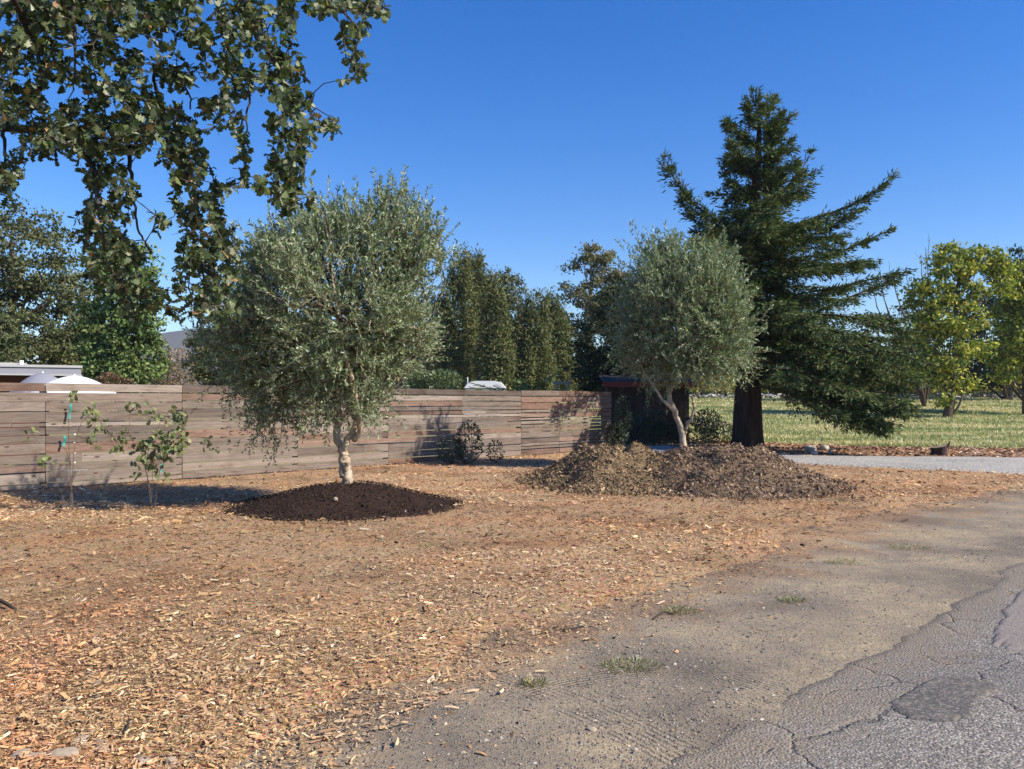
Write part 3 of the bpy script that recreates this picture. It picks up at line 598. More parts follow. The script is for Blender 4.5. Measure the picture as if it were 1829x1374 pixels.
olive(P(1224, 822, D2), 'smaller silvery olive tree rising behind the two mulch piles', o2l, o2e, 4200, 22, 1.2)

# ------------------------------------------------------------------ redwood
DR = 27.0
RWD = [(.066, .095, .035), (.095, .128, .045), (.135, .165, .055), (.045, .068, .027), (.175, .175, .068), (.15, .10, .05)]
red = empty('redwood_tree', P(1335, 805, DR), 'tall dark green redwood with long upswept limbs right of the olives', 'redwood tree')
axis = curve([P(1335, 812, DR), P(1336, 700, DR), P(1340, 560, DR), P(1346, 400, DR), P(1354, 280, DR), P(1358, 165, DR)], 10)
tb = MB(); tb.tube(axis, np.interp(np.linspace(0, 1, len(axis)), [0, .05, .2, .6, 1], [.62, .5, .42, .2, .02]), 14); tb.build('trunk', M_bark_red, red, True)
def on_axis(z): return np.array([np.interp(z, axis[:, 2], axis[:, i]) for i in range(3)])
limbs = []
def L2(pts, wd, dep, tip=.22): 
    n_ = len(pts); q = [P(px, py, DR + dep * i_ / (n_ - 1)) for i_, (px, py) in enumerate(pts)]
    limbs.append((curve(q, 10), wd, tip))
L2([(1345, 425), (1290, 400), (1235, 360), (1205, 320), (1187, 282)], .50, -.6)
L2([(1345, 440), (1300, 425), (1250, 400), (1215, 360)], .5, .6)
L2([(1345, 430), (1285, 405), (1240, 375), (1222, 345)], .6, -.2); L2([(1345, 415), (1300, 398), (1262, 385)], .6, -.9); L2([(1350, 430), (1420, 408), (1480, 392)], .6, -.9); L2([(1350, 480), (1430, 462), (1500, 445)], .6, -1.2); L2([(1346, 545), (1430, 525), (1520, 512)], .65, -1.2)
L2([(1350, 360), (1395, 345), (1425, 315), (1450, 268)], .34, .3)
L2([(1350, 445), (1430, 400), (1500, 375), (1550, 350), (1598, 312)], .50, -.5)
L2([(1348, 470), (1430, 430), (1490, 400), (1540, 372)], .5, .7)
L2([(1345, 520), (1420, 480), (1500, 450), (1592, 410)], .46, .5)
L2([(1345, 560), (1430, 535), (1530, 505), (1625, 484)], .55, -.4)
L2([(1342, 600), (1420, 575), (1520, 530), (1600, 500)], .6, .8)
for tx, ty in ((1296, 215), (1408, 200), (1302, 255), (1412, 250), (1398, 300), (1296, 312), (1345, 160), (1378, 168), (1330, 190), (1392, 225), (1320, 280), (1385, 275)):
    for _ in range(2): L2([(1354, ty + 45), ((1354 + tx) / 2, ty + 28), (tx + rng.normal(0, 8), ty + rng.normal(0, 8))], .40, rng.normal(0, .6))
for tx, ty in ((1640, 585), (1655, 640), (1640, 700), (1625, 745), (1580, 770), (1545, 740), (1600, 660), (1560, 620), (1500, 745), (1440, 690), (1480, 660), (1250, 430), (1235, 500), (1225, 560), (1230, 620), (1250, 660), (1275, 600)):
    for q_ in range(2):
        sy = 470 + (ty - 430) * .62 + rng.normal(0, 10); dep = (-4.3, -1.5)[q_] + rng.normal(0, .6); k_ = 1 + dep / DR * .5
        L2([(1342, sy), ((1342 * .5 + tx * .5), (sy * .5 + ty * .5) - 14), (tx + rng.normal(0, 14) - 12 * q_, ty - q_ * 10 + rng.normal(0, 10))], .66, dep)
for i_ in range(80):                                   # limbs all around the stem
    z = rng.uniform(2.9, 9.2); az = rng.random() * 6.283; Ln = np.interp(z, [2.4, 4, 6.5, 9.4], [3.9, 4.1, 3.2, 1.2]) * rng.uniform(.75, 1.08)
    if math.cos(az) < -.2: Ln *= .75
    a0 = on_axis(z); dv = np.array([math.cos(az), math.sin(az), 0]); dz = np.interp(z, [2.4, 5, 9], [-.30, .02, .35])
    if math.cos(az) < .1 and z < 4: dz += .25
    limbs.append((curve([a0, a0 + dv * Ln * .5 + np.array([0, 0, Ln * (dz * .5 + .03)]), a0 + dv * Ln + np.array([0, 0, Ln * dz])], 10), .6))
for tx, ty, dp in ((1620, 720, -4.6), (1545, 705, -4.8), (1490, 690, -4.4), (1590, 650, -4.2), (1640, 680, -3.8), (1575, 755, -4.5), (1520, 660, -3.9), (1615, 735, -4.6), (1590, 762, -4.6)):   # low front boughs shading the litter
    L2([(1342, 585), (1410, 605 + (ty - 690) * .3), (tx * .6 + 1342 * .4, ty - 28), (tx, ty)], .85, dp, .55)
for i_ in range(18):                                   # short boughs round the leader
    z = rng.uniform(9.0, 10.7); az = rng.uniform(-3.0, 0); a0 = on_axis(z); Ln = rng.uniform(.6, 1.) * np.interp(z, [9, 10.7], [1, .5]); limbs.append((curve([a0, a0 + np.array([math.cos(az) * .5, math.sin(az) * .5, .12]) * Ln, a0 + np.array([math.cos(az), math.sin(az), .45]) * Ln], 10), .42))
for i_ in range(30):                                   # short inner boughs hiding the stem
    z = rng.uniform(2.7, 9.6); az = rng.uniform(-2.9, -.2); Ln = np.interp(z, [2.4, 9.6], [1.9, .8]) * rng.uniform(.7, 1.1); a0 = on_axis(z); dv = np.array([math.cos(az), math.sin(az), 0])
    limbs.append((curve([a0, a0 + dv * Ln * .5 + np.array([0, 0, .05]), a0 + dv * Ln + np.array([0, 0, Ln * rng.uniform(-.25, .2)])], 10), .6))
for i_ in range(22):                                   # boughs on the far side, shading the shed
    z = rng.uniform(3.0, 7.5); az = rng.uniform(.5, 2.6); Ln = np.interp(z, [3, 7.5], [4.2, 2.6]) * rng.uniform(.75, 1.05); a0 = on_axis(z); dv = np.array([math.cos(az), math.sin(az), 0])
    limbs.append((curve([a0, a0 + dv * Ln * .5 + np.array([0, 0, .1]), a0 + dv * Ln + np.array([0, 0, Ln * rng.uniform(-.1, .15)])], 10), .7, .5))
lb = MB(); pos, dirs, lens = [], [], []
for it_ in limbs:
    c, wd = it_[:2]; tip_ = it_[2] if len(it_) > 2 else .22
    Ltot = np.linalg.norm(np.diff(c, axis=0), axis=1).sum(); k = len(c); lb.tube(c, np.linspace(.012 * Ltot + .01, .010, k), 5)
    ns = int(Ltot / .058); tt = np.sort(rng.uniform(.12, 1, ns)); ii = tt * (k - 1); i0 = np.minimum(ii.astype(int), k - 2); p = c[i0] + (c[i0 + 1] - c[i0]) * (ii - i0)[:, None]
    tg = unit(c[i0 + 1] - c[i0]); sd_ = unit(np.cross(tg, np.array([0, 0, 1.]))) * np.where(np.arange(ns) % 2, 1, -1)[:, None]
    d = unit(tg * .7 + sd_ * rng.uniform(.3, 1.1, (ns, 1)) + np.array([0, 0, 1.]) * rng.normal(-.06, .24, (ns, 1)))
    ln = wd * rng.uniform(.4, 1.25, ns) * np.interp(tt, [0, .3, .75, 1], [.8, 1.2, max(.8, tip_), tip_])
    pos.append(p); dirs.append(d); lens.append(ln)
lb.build('limbs', M_bark_red, red, True)
pos, dirs, lens = np.vstack(pos), np.vstack(dirs), np.concatenate(lens); nsub = len(pos); per = 14
T = np.repeat(np.arange(nsub), per); t = np.tile(np.linspace(.05, 1, per), nsub); n = len(T)
pp = pos[T] + dirs[T] * (lens[T] * t)[:, None] + np.array([0, 0, -1.]) * (lens[T] * .22 * t**2)[:, None] + rng.normal(0, .045, (n, 3))
ld = unit(dirs[T] * .9 + .75 * rdir(n) * np.array([1, 1, .6]) + np.array([0, 0, -.12])); sub = np.repeat(rng.uniform(.75, 1.3, nsub), per)[:, None]
V, Q, C = leaf_quads(pp, ld, unit(np.array([0, 0, 1.]) + .8 * rng.normal(size=(n, 3))), rng.uniform(.12, .25, n), rng.uniform(.034, .06, n), pick(RWD, n, [4, 4, 2.5, 2, 1, .5], .2) * sub)
o = link('crown', np_data('crown', V, Q, C, M_needle), red); o['kind'] = 'stuff'

# ------------------------------------------------------------------ foreground oak
oak = empty('oak_tree', (-6.6, 6.6, 0), 'large leafy oak branches hanging into the upper left corner', 'oak tree')
ob = MB(); DO = 6.0
ob.tube(curve([(-6.6, 6.6, -.1), (-6.6, 6.6, 1.2), (-6.5, 6.5, 2.6), (-6.2, 6.4, 4.2), (-5.6, 6.2, 6.2)], 8), np.linspace(.42, .22, 33) * (1 + .04 * rng.normal(size=33)), 16)
OB = [([(-6.4, 6.45, 3.0), P(-350, 240, 6.3), P(-120, 205, 6.2), P(0, 222, 6.1), P(150, 225, 6.), P(290, 232, 5.9), P(330, 300, 5.8), P(350, 420, 5.7), P(365, 520, 5.6), P(352, 585, 5.6)], .11, .006),
      ([P(-120, 205, 6.2), P(60, 60, 5.8), P(230, -10, 5.6), P(400, 0, 5.5), P(445, 70, 5.5), P(490, 140, 5.6), P(525, 240, 5.6), P(535, 320, 5.6), P(515, 385, 5.7)], .06, .006),
      ([P(230, -10, 5.6), P(400, -60, 5.6), P(500, -40, 5.7), P(590, 15, 5.8), P(640, 60, 5.8), P(635, 110, 5.8), P(642, 148, 5.8)], .04, .005),
      ([P(590, 15, 5.8), P(650, -5, 5.9), P(690, 25, 5.9)], .012, .004),
      ([P(110, 225, 6.), P(165, 300, 5.6), P(180, 380, 5.4), P(190, 450, 5.4), P(225, 520, 5.5), P(240, 560, 5.5)], .03, .005),
      ([P(220, 228, 5.95), P(235, 300, 5.8), P(238, 360, 5.8), P(250, 420, 5.8), P(270, 455, 5.9)], .022, .007),
      ([P(290, 232, 5.9), P(275, 150, 5.9), P(285, 110, 5.8), P(330, 160, 5.9), P(340, 195, 6)], .022, .006),
      ([P(0, 222, 6.1), P(10, 290, 5.9), P(18, 360, 5.9)], .02, .005),
      ([P(60, 60, 5.8), P(30, 0, 5.3), P(10, -80, 5.)], .04, .02), ([P(230, -10, 5.6), P(180, 60, 5.2), P(215, 65, 5.2)], .02, .006),
      ([P(490, 140, 5.6), P(560, 190, 5.6), P(608, 218, 5.6)], .012, .003), ([P(445, 150, 5.5), P(440, 220, 5.5), P(432, 290, 5.5), P(425, 335, 5.5)], .010, .003),
      ([P(355, 470, 5.7), P(395, 520, 5.3), P(418, 575, 5.2)], .012, .003), ([P(130, -30, 5.4), P(130, 80, 5.3), P(132, 160, 5.4)], .025, .006)]
PTS = []
for pts, r0, r1 in OB:
    c = curve(pts, 9); k = len(c); c = c + fbmline(k, .006); ob.tube(c, r1 + (min(r0, .075) - r1) * (1 - np.linspace(0, 1, k))**2.6, 7); PTS.append(c)
PTS = np.vstack(PTS)
# foliage blobs seen against the sky: px, py, rx, ry, clusters
BL = [(60, 40, 90, 55, 34), (210, 30, 90, 45, 34), (340, 30, 80, 45, 28), (60, 130, 70, 50, 20), (200, 120, 60, 60, 26), (330, 110, 55, 55, 16), (420, 80, 45, 50, 14),
      (50, 215, 55, 40, 14), (150, 225, 80, 45, 32), (280, 235, 80, 45, 34), (90, 260, 60, 28, 12), (180, 290, 45, 45, 16), (15, 310, 22, 55, 9),
      (190, 340, 45, 45, 14), (175, 410, 48, 40, 18), (200, 480, 50, 45, 18), (250, 535, 45, 40, 12), (330, 280, 42, 45, 16), (350, 350, 52, 45, 20), (365, 420, 52, 42, 20), (350, 480, 42, 40, 14), (335, 545, 35, 35, 9),
      (410, 470, 38, 38, 10), (400, 540, 35, 40, 9), (490, 60, 40, 55, 14), (500, 140, 45, 50, 18), (530, 215, 48, 50, 18), (520, 290, 45, 45, 15), (525, 350, 42, 32, 11), (480, 345, 25, 25, 5),
      (432, 250, 16, 40, 4), (428, 325, 20, 14, 3), (540, 15, 50, 22, 9), (610, 15, 45, 22, 9), (675, 15, 22, 28, 6), (632, 75, 26, 34, 8), (640, 130, 12, 18, 3), (588, 232, 22, 10, 3),
      (420, 150, 40, 35, 10), (385, 200, 30, 30, 8), (280, 395, 12, 12, 2), (130, 5, 140, 30, 30), (-60, 120, 60, 140, 30), (-70, 300, 60, 90, 14), (200, -70, 260, 50, 60), (480, -60, 150, 40, 20), (255, 180, 30, 30, 8), (30, 180, 40, 30, 8), (445, 20, 30, 30, 8)]
cl = []
for px, py, rx, ry, k in BL:
    k = int(k * (2.2 if py < 275 and px < 440 else 2.0)); a_ = rng.random(k) * 6.283; r_ = np.sqrt(rng.random(k)); 
    for q in range(k): cl.append(P(px + rx * r_[q] * math.cos(a_[q]), py + ry * r_[q] * math.sin(a_[q]), DO + rng.normal(-.3, .35)))
cl = np.array(cl); NEAR = np.min(((cl[:, None] - PTS[None])**2).sum(2), 1); cl = cl[np.argsort(NEAR)]; tw = MB(); pos, dd = [], []
for c in cl:
    d2 = np.sqrt(((PTS - c)**2).sum(1)) + rng.random(len(PTS)) * .05; j = np.argmin(d2); a_ = PTS[j]; m = (a_ + c) / 2 + np.array([0, 0, .02]) + rng.normal(0, .018, 3)
    if np.linalg.norm(a_ - c) < .6: tw.tube([a_, m, c], [.005, .0035, .0025], 3, cap=False)
    PTS = np.vstack([PTS, c[None], m[None]])
    ax = unit(c - m); k = rng.integers(7, 11)
    for q in range(k):
        off = -ax * rng.uniform(0, .10) ; pos.append(c + off); dd.append(ax * .6 + rdir(1)[0] * 1.0 + np.array([0, 0, -.15]))
ob.build('branches', M_bark_oak, oak, True); tw.build('twigs', M_bark_oak, oak, True)
pos = np.array(pos); dd = unit(np.array(dd)); n = len(pos); nr = unit(np.array([.15, -.1, .75]) + .75 * rng.normal(size=(n, 3)))
OKC = [(.055, .08, .026), (.085, .115, .038), (.13, .16, .06), (.035, .05, .02), (.30, .31, .19), (.34, .20, .09)]  # palest tone: leaf undersides, plus sunlit highlights painted into the leaf colour
cols = pick(OKC, n, [3.5, 4, 3.5, 2, 2.6, .4], .22); Ls = rng.uniform(.04, .086, n)
V, Q, C, (fd, fs, fn) = oak_leaves(pos, dd, nr, Ls, cols)
area = Ls**2 * np.abs(fn[:, 1]) / pos[:, 1]**2; vis = (np.abs(pos[:, 0] / pos[:, 1]) < .618) & (pos[:, 2] < EYE + .485 * pos[:, 1]); big = np.argsort(-(area * vis))[:300]
def leaf_objects(parent, idx, pos, fd, fs, fn, Ls, pal, mt, nvar=10):
    vs_ = [np_data('leaf', OT, OQ, np.repeat(pick(pal, 1, None, .15), 18, 0), mt, True) for _ in range(nvar)]
    for i_ in idx:
        o = link('leaf', vs_[rng.integers(nvar)], parent); L_ = Ls[i_]; m = np.eye(4); m[:3, 0] = fd[i_] * L_; m[:3, 1] = fs[i_] * L_; m[:3, 2] = fn[i_] * L_; m[:3, 3] = pos[i_]; o.matrix_basis = Matrix(m.tolist())
leaf_objects(oak, big, pos, fd, fs, fn, Ls, OKC[:5], M_oakleaf)
rest = np.setdiff1d(np.arange(n), big); V, Q, C, _ = oak_leaves(pos[rest], dd[rest], nr[rest], Ls[rest], cols[rest])
o = link('foliage', np_data('foliage', V, Q, C, M_oakleaf, True), oak); o['kind'] = 'stuff'

# ------------------------------------------------------------------ saplings and shrubs in front of the fence
M_tie = plain('teal_tie', (.02, .26, .22), .6)
SPC = [(.14, .18, .06), (.19, .22, .08), (.09, .125, .045), (.27, .28, .12)]
def sapling(bpx, d, label, stems, blobs):
    b = np.array([(bpx - CX) / F * d, d, 0]); root = empty('oak_sapling', b, label, 'sapling', 'saplings in front of the fence'); st = MB(); pts = []
    for q in stems:
        c = curve([b + np.array([rng.normal(0, .02), 0, -.05])] + [P(px, py, d + dp) for px, py, dp in q], 8); c = c + fbmline(len(c), .006); st.tube(c, np.linspace(.0042, .0018, len(c)), 5); pts.append(c)
    pts = np.vstack(pts); pos, dd = [], []
    for px, py, rx, ry, k in blobs:
        for _ in range(k):
            a_ = rng.random() * 6.283; r_ = math.sqrt(rng.random()); p = P(px + rx * r_ * math.cos(a_), py + ry * r_ * math.sin(a_), d + rng.normal(0, .10)); j = np.argmin(((pts - p)**2).sum(1))
            if rng.random() < .5: st.tube([pts[j], (pts[j] + p) / 2 + rng.normal(0, .015, 3), p], [.003, .0025, .0015], 3)
            pos.append(p); dd.append((p - pts[j]) * 2 + rdir(1)[0] + np.array([0, 0, -.3]))
    st.build('stem', M_bark_far, root, True); pos = np.array(pos); n = len(pos); Ls = rng.uniform(.07, .12, n)
    _, _, _, (fd, fs, fn) = oak_leaves(pos, np.array(dd), unit(np.array([.5, -.6, .5]) + .6 * rng.normal(size=(n, 3))), Ls, np.zeros((n, 3)))
    leaf_objects(root, range(n), pos, fd, fs, fn, Ls, SPC, M_oakleaf, 8)
sapling(125, 11.1, 'thin leggy sapling with sparse leaves at the far left before the fence', [[(118, 800, 0), (122, 740, 0), (130, 698, .05)], [(90, 830, 0), (78, 812, 0)], [(140, 780, -.1), (165, 740, -.1), (190, 768, -.1)], [(118, 805, 0), (70, 790, 0), (55, 772, .0)]],
        [(132, 703, 14, 8, 9), (158, 735, 14, 16, 16), (178, 760, 13, 16, 18), (80, 820, 14, 10, 11), (55, 774, 10, 6, 6), (165, 790, 14, 12, 12), (205, 795, 16, 14, 16)])
sapling(275, 11.1, 'bushy low oak sapling before the fence left of the soil mound', [[(275, 830, 0), (280, 770, 0), (300, 735, .05)], [(260, 830, .1), (235, 780, .1), (232, 735, .1)], [(290, 830, -.1), (340, 790, -.1), (375, 795, -.1)], [(265, 810, -.1), (320, 780, -.15), (335, 740, -.1)]],
        [(238, 728, 16, 13, 14), (270, 740, 14, 14, 12), (312, 748, 24, 18, 46), (285, 800, 46, 22, 130), (270, 822, 36, 14, 34), (305, 785, 34, 18, 52), (372, 796, 14, 12, 12), (245, 850, 6, 8, 5), (288, 846, 10, 10, 8), (225, 775, 14, 12, 12)])
for px, py, h_, lab in ((125, 735, .26, 'upper of two teal ribbons on the fence at far left'), (115, 788, .18, 'lower of two teal ribbons on the fence at far left'), (288, 836, .16, 'teal ribbon low on the fence behind the hanging leaves')):
    v_ = 15.40; k_ = (px - CX) / F; dep = v_ / (k_ * Nn[0] + Nn[1]); p = P(px, py, dep); w_ = .022; V = []; nseg = 6
    for i_ in range(nseg + 1):
        t_ = i_ / nseg; q = p + np.array([S[0], S[1], 0]) * (.012 * math.sin(t_ * 5)) + np.array([0, 0, h_ * (.5 - t_)]) + NRM * (.012 * math.sin(t_ * 7)); ww = w_ * (1 - .25 * math.sin(t_ * 3))
        for sx, sn in ((-1, 0), (1, 0), (1, 1), (-1, 1)): V.append(q + np.array([S[0], S[1], 0]) * sx * ww + NRM * .003 * sn)
    Qs = [[i_ * 4 + e, i_ * 4 + (e + 1) % 4, i_ * 4 + 4 + (e + 1) % 4, i_ * 4 + 4 + e] for i_ in range(nseg) for e in range(4)] + [[3, 2, 1, 0], [nseg * 4 + e for e in range(4)]]
    tag(link('plastic_ribbon', np_data('plastic_ribbon', V, Qs, None, M_tie)), lab, 'ribbon', 'teal ribbons on the fence')
def shrub(name, label, cat, px, d, ells, pal, n, ls, mt=M_leaf, group=None, sq=.5, up=.3):
    b = np.array([(px - CX) / F * d, d, float(gz(0, d)) - .03]); root = empty(name, b, label, cat, group)
    el = [(P(x_, y_, d + dz), np.array([rx, rx, ry]) * d / F) for x_, y_, rx, ry, dz in ells]; pos, od = in_ell(el, n, sq)
    pos[:, 2] = np.maximum(pos[:, 2], gz(0, d) + .02); st = MB()
    for i in range(10):
        e = pos[rng.integers(n)]; st.tube(curve([b, (b + e) / 2 + rng.normal(0, .05, 3), e], 4), np.linspace(.018, .004, 9), 5)
    st.build('stems', M_bark_far, root, True)
    V, Q, C = leaf_quads(pos, unit(od + rdir(n) + np.array([0, 0, up])), rdir(n), rng.uniform(.7, 1.3, n) * ls, rng.uniform(.35, .6, n) * ls, pick(pal, n, None, .25))
    o = link('foliage', np_data('foliage', V, Q, C, mt), root); o['kind'] = 'stuff'
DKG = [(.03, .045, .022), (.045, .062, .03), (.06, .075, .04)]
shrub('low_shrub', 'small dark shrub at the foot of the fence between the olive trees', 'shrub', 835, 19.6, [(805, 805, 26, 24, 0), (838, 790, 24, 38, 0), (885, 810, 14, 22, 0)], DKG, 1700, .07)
shrub('low_shrub', 'drooping dark shrub at the right end of the fence', 'shrub', 1105, 24.9, [(1100, 780, 18, 22, 0), (1112, 750, 14, 45, .2)], DKG + [(.12, .13, .09)], 1500, .10)
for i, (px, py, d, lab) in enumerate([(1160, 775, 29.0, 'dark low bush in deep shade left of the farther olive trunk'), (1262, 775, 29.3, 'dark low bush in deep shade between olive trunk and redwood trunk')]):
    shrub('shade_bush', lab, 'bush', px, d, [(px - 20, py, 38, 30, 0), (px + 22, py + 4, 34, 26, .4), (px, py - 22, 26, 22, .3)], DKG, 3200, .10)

# ------------------------------------------------------------------ background trees
def bg_tree(name, label, cat, px, d, ells, pal, nclump, per, ls, cs, trunk=None, tm=M_bark_far, mt=M_far, group='trees behind the fence', shell=.6, flat=.55, limbs=9, lw=(.45, .75)):
    z0 = float(gz(0, d)); b = np.array([(px - CX) / F * d, d, z0 - .1]); root = empty(name, b, label, cat, group)
    el = [(P(e[0], e[1], d) + np.array([0, e[4] if len(e) > 4 else 0, 0]), np.array([e[2], (e[5] if len(e) > 5 else e[2]), e[3]]) * d / F) for e in ells]
    top = max(c[2] + r[2] * .5 for c, r in el); mid = np.mean([c for c, r in el], 0); r0 = trunk or .035 * (top - z0)
    tk = MB(); ax = curve([b, b * .5 + np.array([mid[0], mid[1], z0 + (top - z0) * .35]) * .5 + np.array([0, 0, (top - z0) * .1]), np.array([mid[0], mid[1], top])], 8)
    tk.tube(ax, np.linspace(r0, r0 * .18, len(ax)), 9)
    cc, od = in_ell(el, nclump, shell)
    for e, r in el:
        for _ in range(max(1, limbs // len(el) + 1)):
            q = e + rdir(1)[0] * r * .7; a_ = ax[np.argmin(np.abs(ax[:, 2] - (q[2] - .25 * (top - z0))))]; tk.tube(curve([a_, (a_ + q) / 2 + rng.normal(0, .1, 3) + np.array([0, 0, -.1]), q], 4), np.linspace(r0 * .35, r0 * .06, 9), 5)
    tk.build('trunk', tm, root, True)
    n = nclump * per; T = np.repeat(np.arange(nclump), per); off = rdir(n) * (rng.random((n, 1))**.6) * np.array([1, 1, flat]) * cs * np.repeat(rng.uniform(.6, 1.3, nclump), per)[:, None]
    pos = cc[T] + off; sh = np.repeat(rng.uniform(.78, 1.25, nclump), per)[:, None]; tint = np.repeat(rng.normal(0, .06, nclump), per)[:, None] * np.array([1, .3, -.3])
    V, Q, C = leaf_quads(pos, rdir(n), unit(unit(off) + .6 * rdir(n) + np.array([0, 0, .3])), rng.uniform(.7, 1.35, n) * ls, rng.uniform(*lw, n) * ls, np.clip(pick(pal, n, None, .2) * sh * (1 + tint), .004, 1))
    o = link('crown', np_data('crown', V, Q, C, mt), root); o['kind'] = 'stuff'
    return root
OAKP = [(.09, .105, .04), (.12, .13, .048), (.065, .08, .03), (.16, .155, .06)]
BRT = [(.11, .17, .045), (.15, .21, .06), (.08, .13, .04), (.20, .24, .08)]
EUC = [(.14, .14, .06), (.18, .165, .07), (.10, .11, .048), (.22, .17, .08)]
CYP = [(.115, .135, .046), (.15, .165, .058), (.085, .10, .037), (.19, .17, .068)]
YEL = [(.40, .39, .06), (.31, .33, .055), (.19, .235, .05), (.12, .16, .04), (.50, .45, .08)]
DRK = [(.028, .042, .02), (.04, .058, .026), (.055, .07, .032)]
OLVG = [(.10, .12, .05), (.13, .145, .06), (.08, .10, .04)]
bg_tree('broad_oak', 'tall dark oak behind the grey roof at the left edge', 'tree', 25, 36, [(30, 450, 95, 85), (-40, 540, 90, 110), (90, 560, 70, 100), (20, 610, 120, 70), (120, 480, 22, 40), (-90, 480, 80, 100)], OAKP, 430, 62, .17, .62)
bg_tree('leafy_tree', 'bright green leafy tree behind the fence left of the blue hill', 'tree', 230, 31, [(215, 480, 55, 60), (235, 560, 52, 70), (240, 640, 48, 55), (185, 600, 40, 80), (200, 660, 45, 40)], BRT, 260, 60, .17, .5)
bg_tree('leafy_tree', 'dull green tree crowded between left oak and bright green tree', 'tree', 140, 38, [(140, 560, 50, 80), (150, 640, 60, 60), (90, 650, 70, 45)], OAKP, 220, 55, .17, .6)
bg_tree('leafy_tree', 'small pale green tree low at the left edge above the roof', 'tree', -5, 30, [(0, 615, 35, 50), (-40, 620, 50, 60)], OLVG, 120, 55, .14, .45)
bg_tree('bushy_tree', 'dark bushy tree low behind the left side of the nearer olive', 'tree', 400, 34, [(400, 640, 55, 55), (360, 640, 32, 38), (450, 620, 55, 80)], OAKP, 200, 55, .14, .5)
shrub('dry_bush', 'tan dry bush above the fence under the blue hill', 'bush', 318, 42, [(318, 672, 36, 50, 0), (300, 685, 26, 40, 0)], [(.30, .21, .13), (.36, .26, .17), (.22, .16, .09)], 3600, .14)
shrub('red_shrub', 'small reddish shrub just above the fence right of white umbrella', 'shrub', 205, 20, [(195, 684, 22, 16, 0), (225, 690, 16, 12, .2)], [(.22, .09, .05), (.15, .08, .04), (.10, .12, .05)], 1500, .07)
tr = [('olive brown conical conifer directly right of the nearer olive crown', 815, 50, [(815, 640, 54, 80), (812, 560, 46, 70), (820, 490, 28, 42), (790, 600, 30, 60)]),
      ('dark olive conical conifer second from the nearer olive', 852, 53, [(855, 640, 44, 80), (860, 565, 38, 60), (853, 500, 24, 38), (846, 470, 13, 18)]),
      ('brownish conifer low between the dark conifer and the pale eucalyptus', 880, 47, [(885, 650, 34, 60), (884, 590, 26, 55), (880, 530, 16, 38)]),
      ('greenish brown conifer left of the small spire treetop', 955, 52, [(950, 660, 42, 60), (948, 600, 34, 50), (957, 552, 20, 28), (930, 630, 28, 50)]),
      ('narrow spire topped conifer left of the tall eucalyptus', 988, 56, [(990, 660, 34, 60), (990, 600, 27, 55), (984, 550, 12, 26), (1002, 630, 22, 50)])]
for lab, px, d, el in tr: bg_tree('conifer', lab, 'conifer', px, d, el, CYP, 300, 60, .26, .34, flat=2.6, lw=(.22, .4), group='conifers behind the fence')
bg_tree('eucalyptus', 'pale airy eucalyptus with visible sky gaps among the conifers', 'eucalyptus', 908, 58, [(905, 515, 28, 32), (915, 560, 24, 36), (895, 600, 24, 36), (912, 650, 26, 50)], [(.13, .15, .085), (.17, .18, .11), (.10, .12, .06)], 170, 55, .2, .55, .22, M_bark_euc, group='eucalyptus trees behind the fence', shell=.4)
bg_tree('eucalyptus', 'tall clumpy eucalyptus left of the farther olive', 'eucalyptus', 1052, 62, [(1062, 462, 32, 26), (1030, 475, 22, 18), (1080, 485, 34, 24), (1020, 520, 22, 20), (1058, 530, 40, 30), (1012, 560, 14, 16), (1085, 560, 36, 40), (1040, 590, 40, 30), (1110, 520, 30, 40), (1060, 650, 50, 50)], EUC, 230, 70, .22, .75, .3, M_bark_euc, group='eucalyptus trees behind the fence', shell=.5)
bg_tree('dense_tree', 'near black dense tree behind fence end left of the farther olive', 'tree', 1085, 33, [(1080, 620, 62, 70), (1060, 665, 50, 40), (1120, 560, 55, 60), (1140, 640, 70, 60)], DRK, 330, 60, .13, .5)
pb = np.array([(938 - CX) / F * 30, 30, .0]); root = empty('palm_bush', pb, 'bright green feathery palm bush behind the fence beside the white camper', 'bush'); fr = MB(); lp, ldr, lnn = [], [], []
for i_ in range(46):
    az = rng.random() * 6.283; Lf = rng.uniform(2.0, 3.3); el_ = rng.uniform(.5, 1.4); d0 = np.array([math.cos(az) * math.cos(el_), math.sin(az) * math.cos(el_), math.sin(el_)]); c = curve([pb + (0, 0, .35), pb + (0, 0, .35) + d0 * Lf * .55, pb + (0, 0, .35) + d0 * Lf * .95 + np.array([math.cos(az), math.sin(az), -.6]) * Lf * .28], 8)
    fr.tube(c, np.linspace(.02, .006, len(c)), 4)
    for k in range(3, len(c) - 1):
        tg = unit(c[k + 1] - c[k]); sd_ = unit(np.cross(tg, [0, 0, 1.]))
        for sgn in (-1, 1):
            for h_ in (0, .5): lp.append(c[k] + (c[k + 1] - c[k]) * h_); ldr.append(tg * .7 + sgn * sd_ + rng.normal(0, .2, 3) + np.array([0, 0, -.2])); lnn.append(.38 * (1 - .5 * k / len(c)))
fr.build('frond_stems', plain('frond_stem', (.16, .20, .07), .7), root); lp, ldr, lnn = np.array(lp), np.array(ldr), np.array(lnn); V, Q, C = leaf_quads(lp, ldr, rdir(len(lp)), lnn, lnn * .16, pick([(.10, .16, .045), (.15, .21, .065), (.07, .115, .035), (.20, .24, .08)], len(lp)))
o = link('fronds', np_data('fronds', V, Q, C, M_leaf), root); o['kind'] = 'stuff'
shrub('low_bush', 'light green low bush behind the fence left of the white camper', 'bush', 790, 27, [(790, 680, 34, 18, 0), (755, 682, 26, 20, .2)], [(.13, .18, .07), (.17, .21, .09), (.09, .13, .05)], 3200, .10)
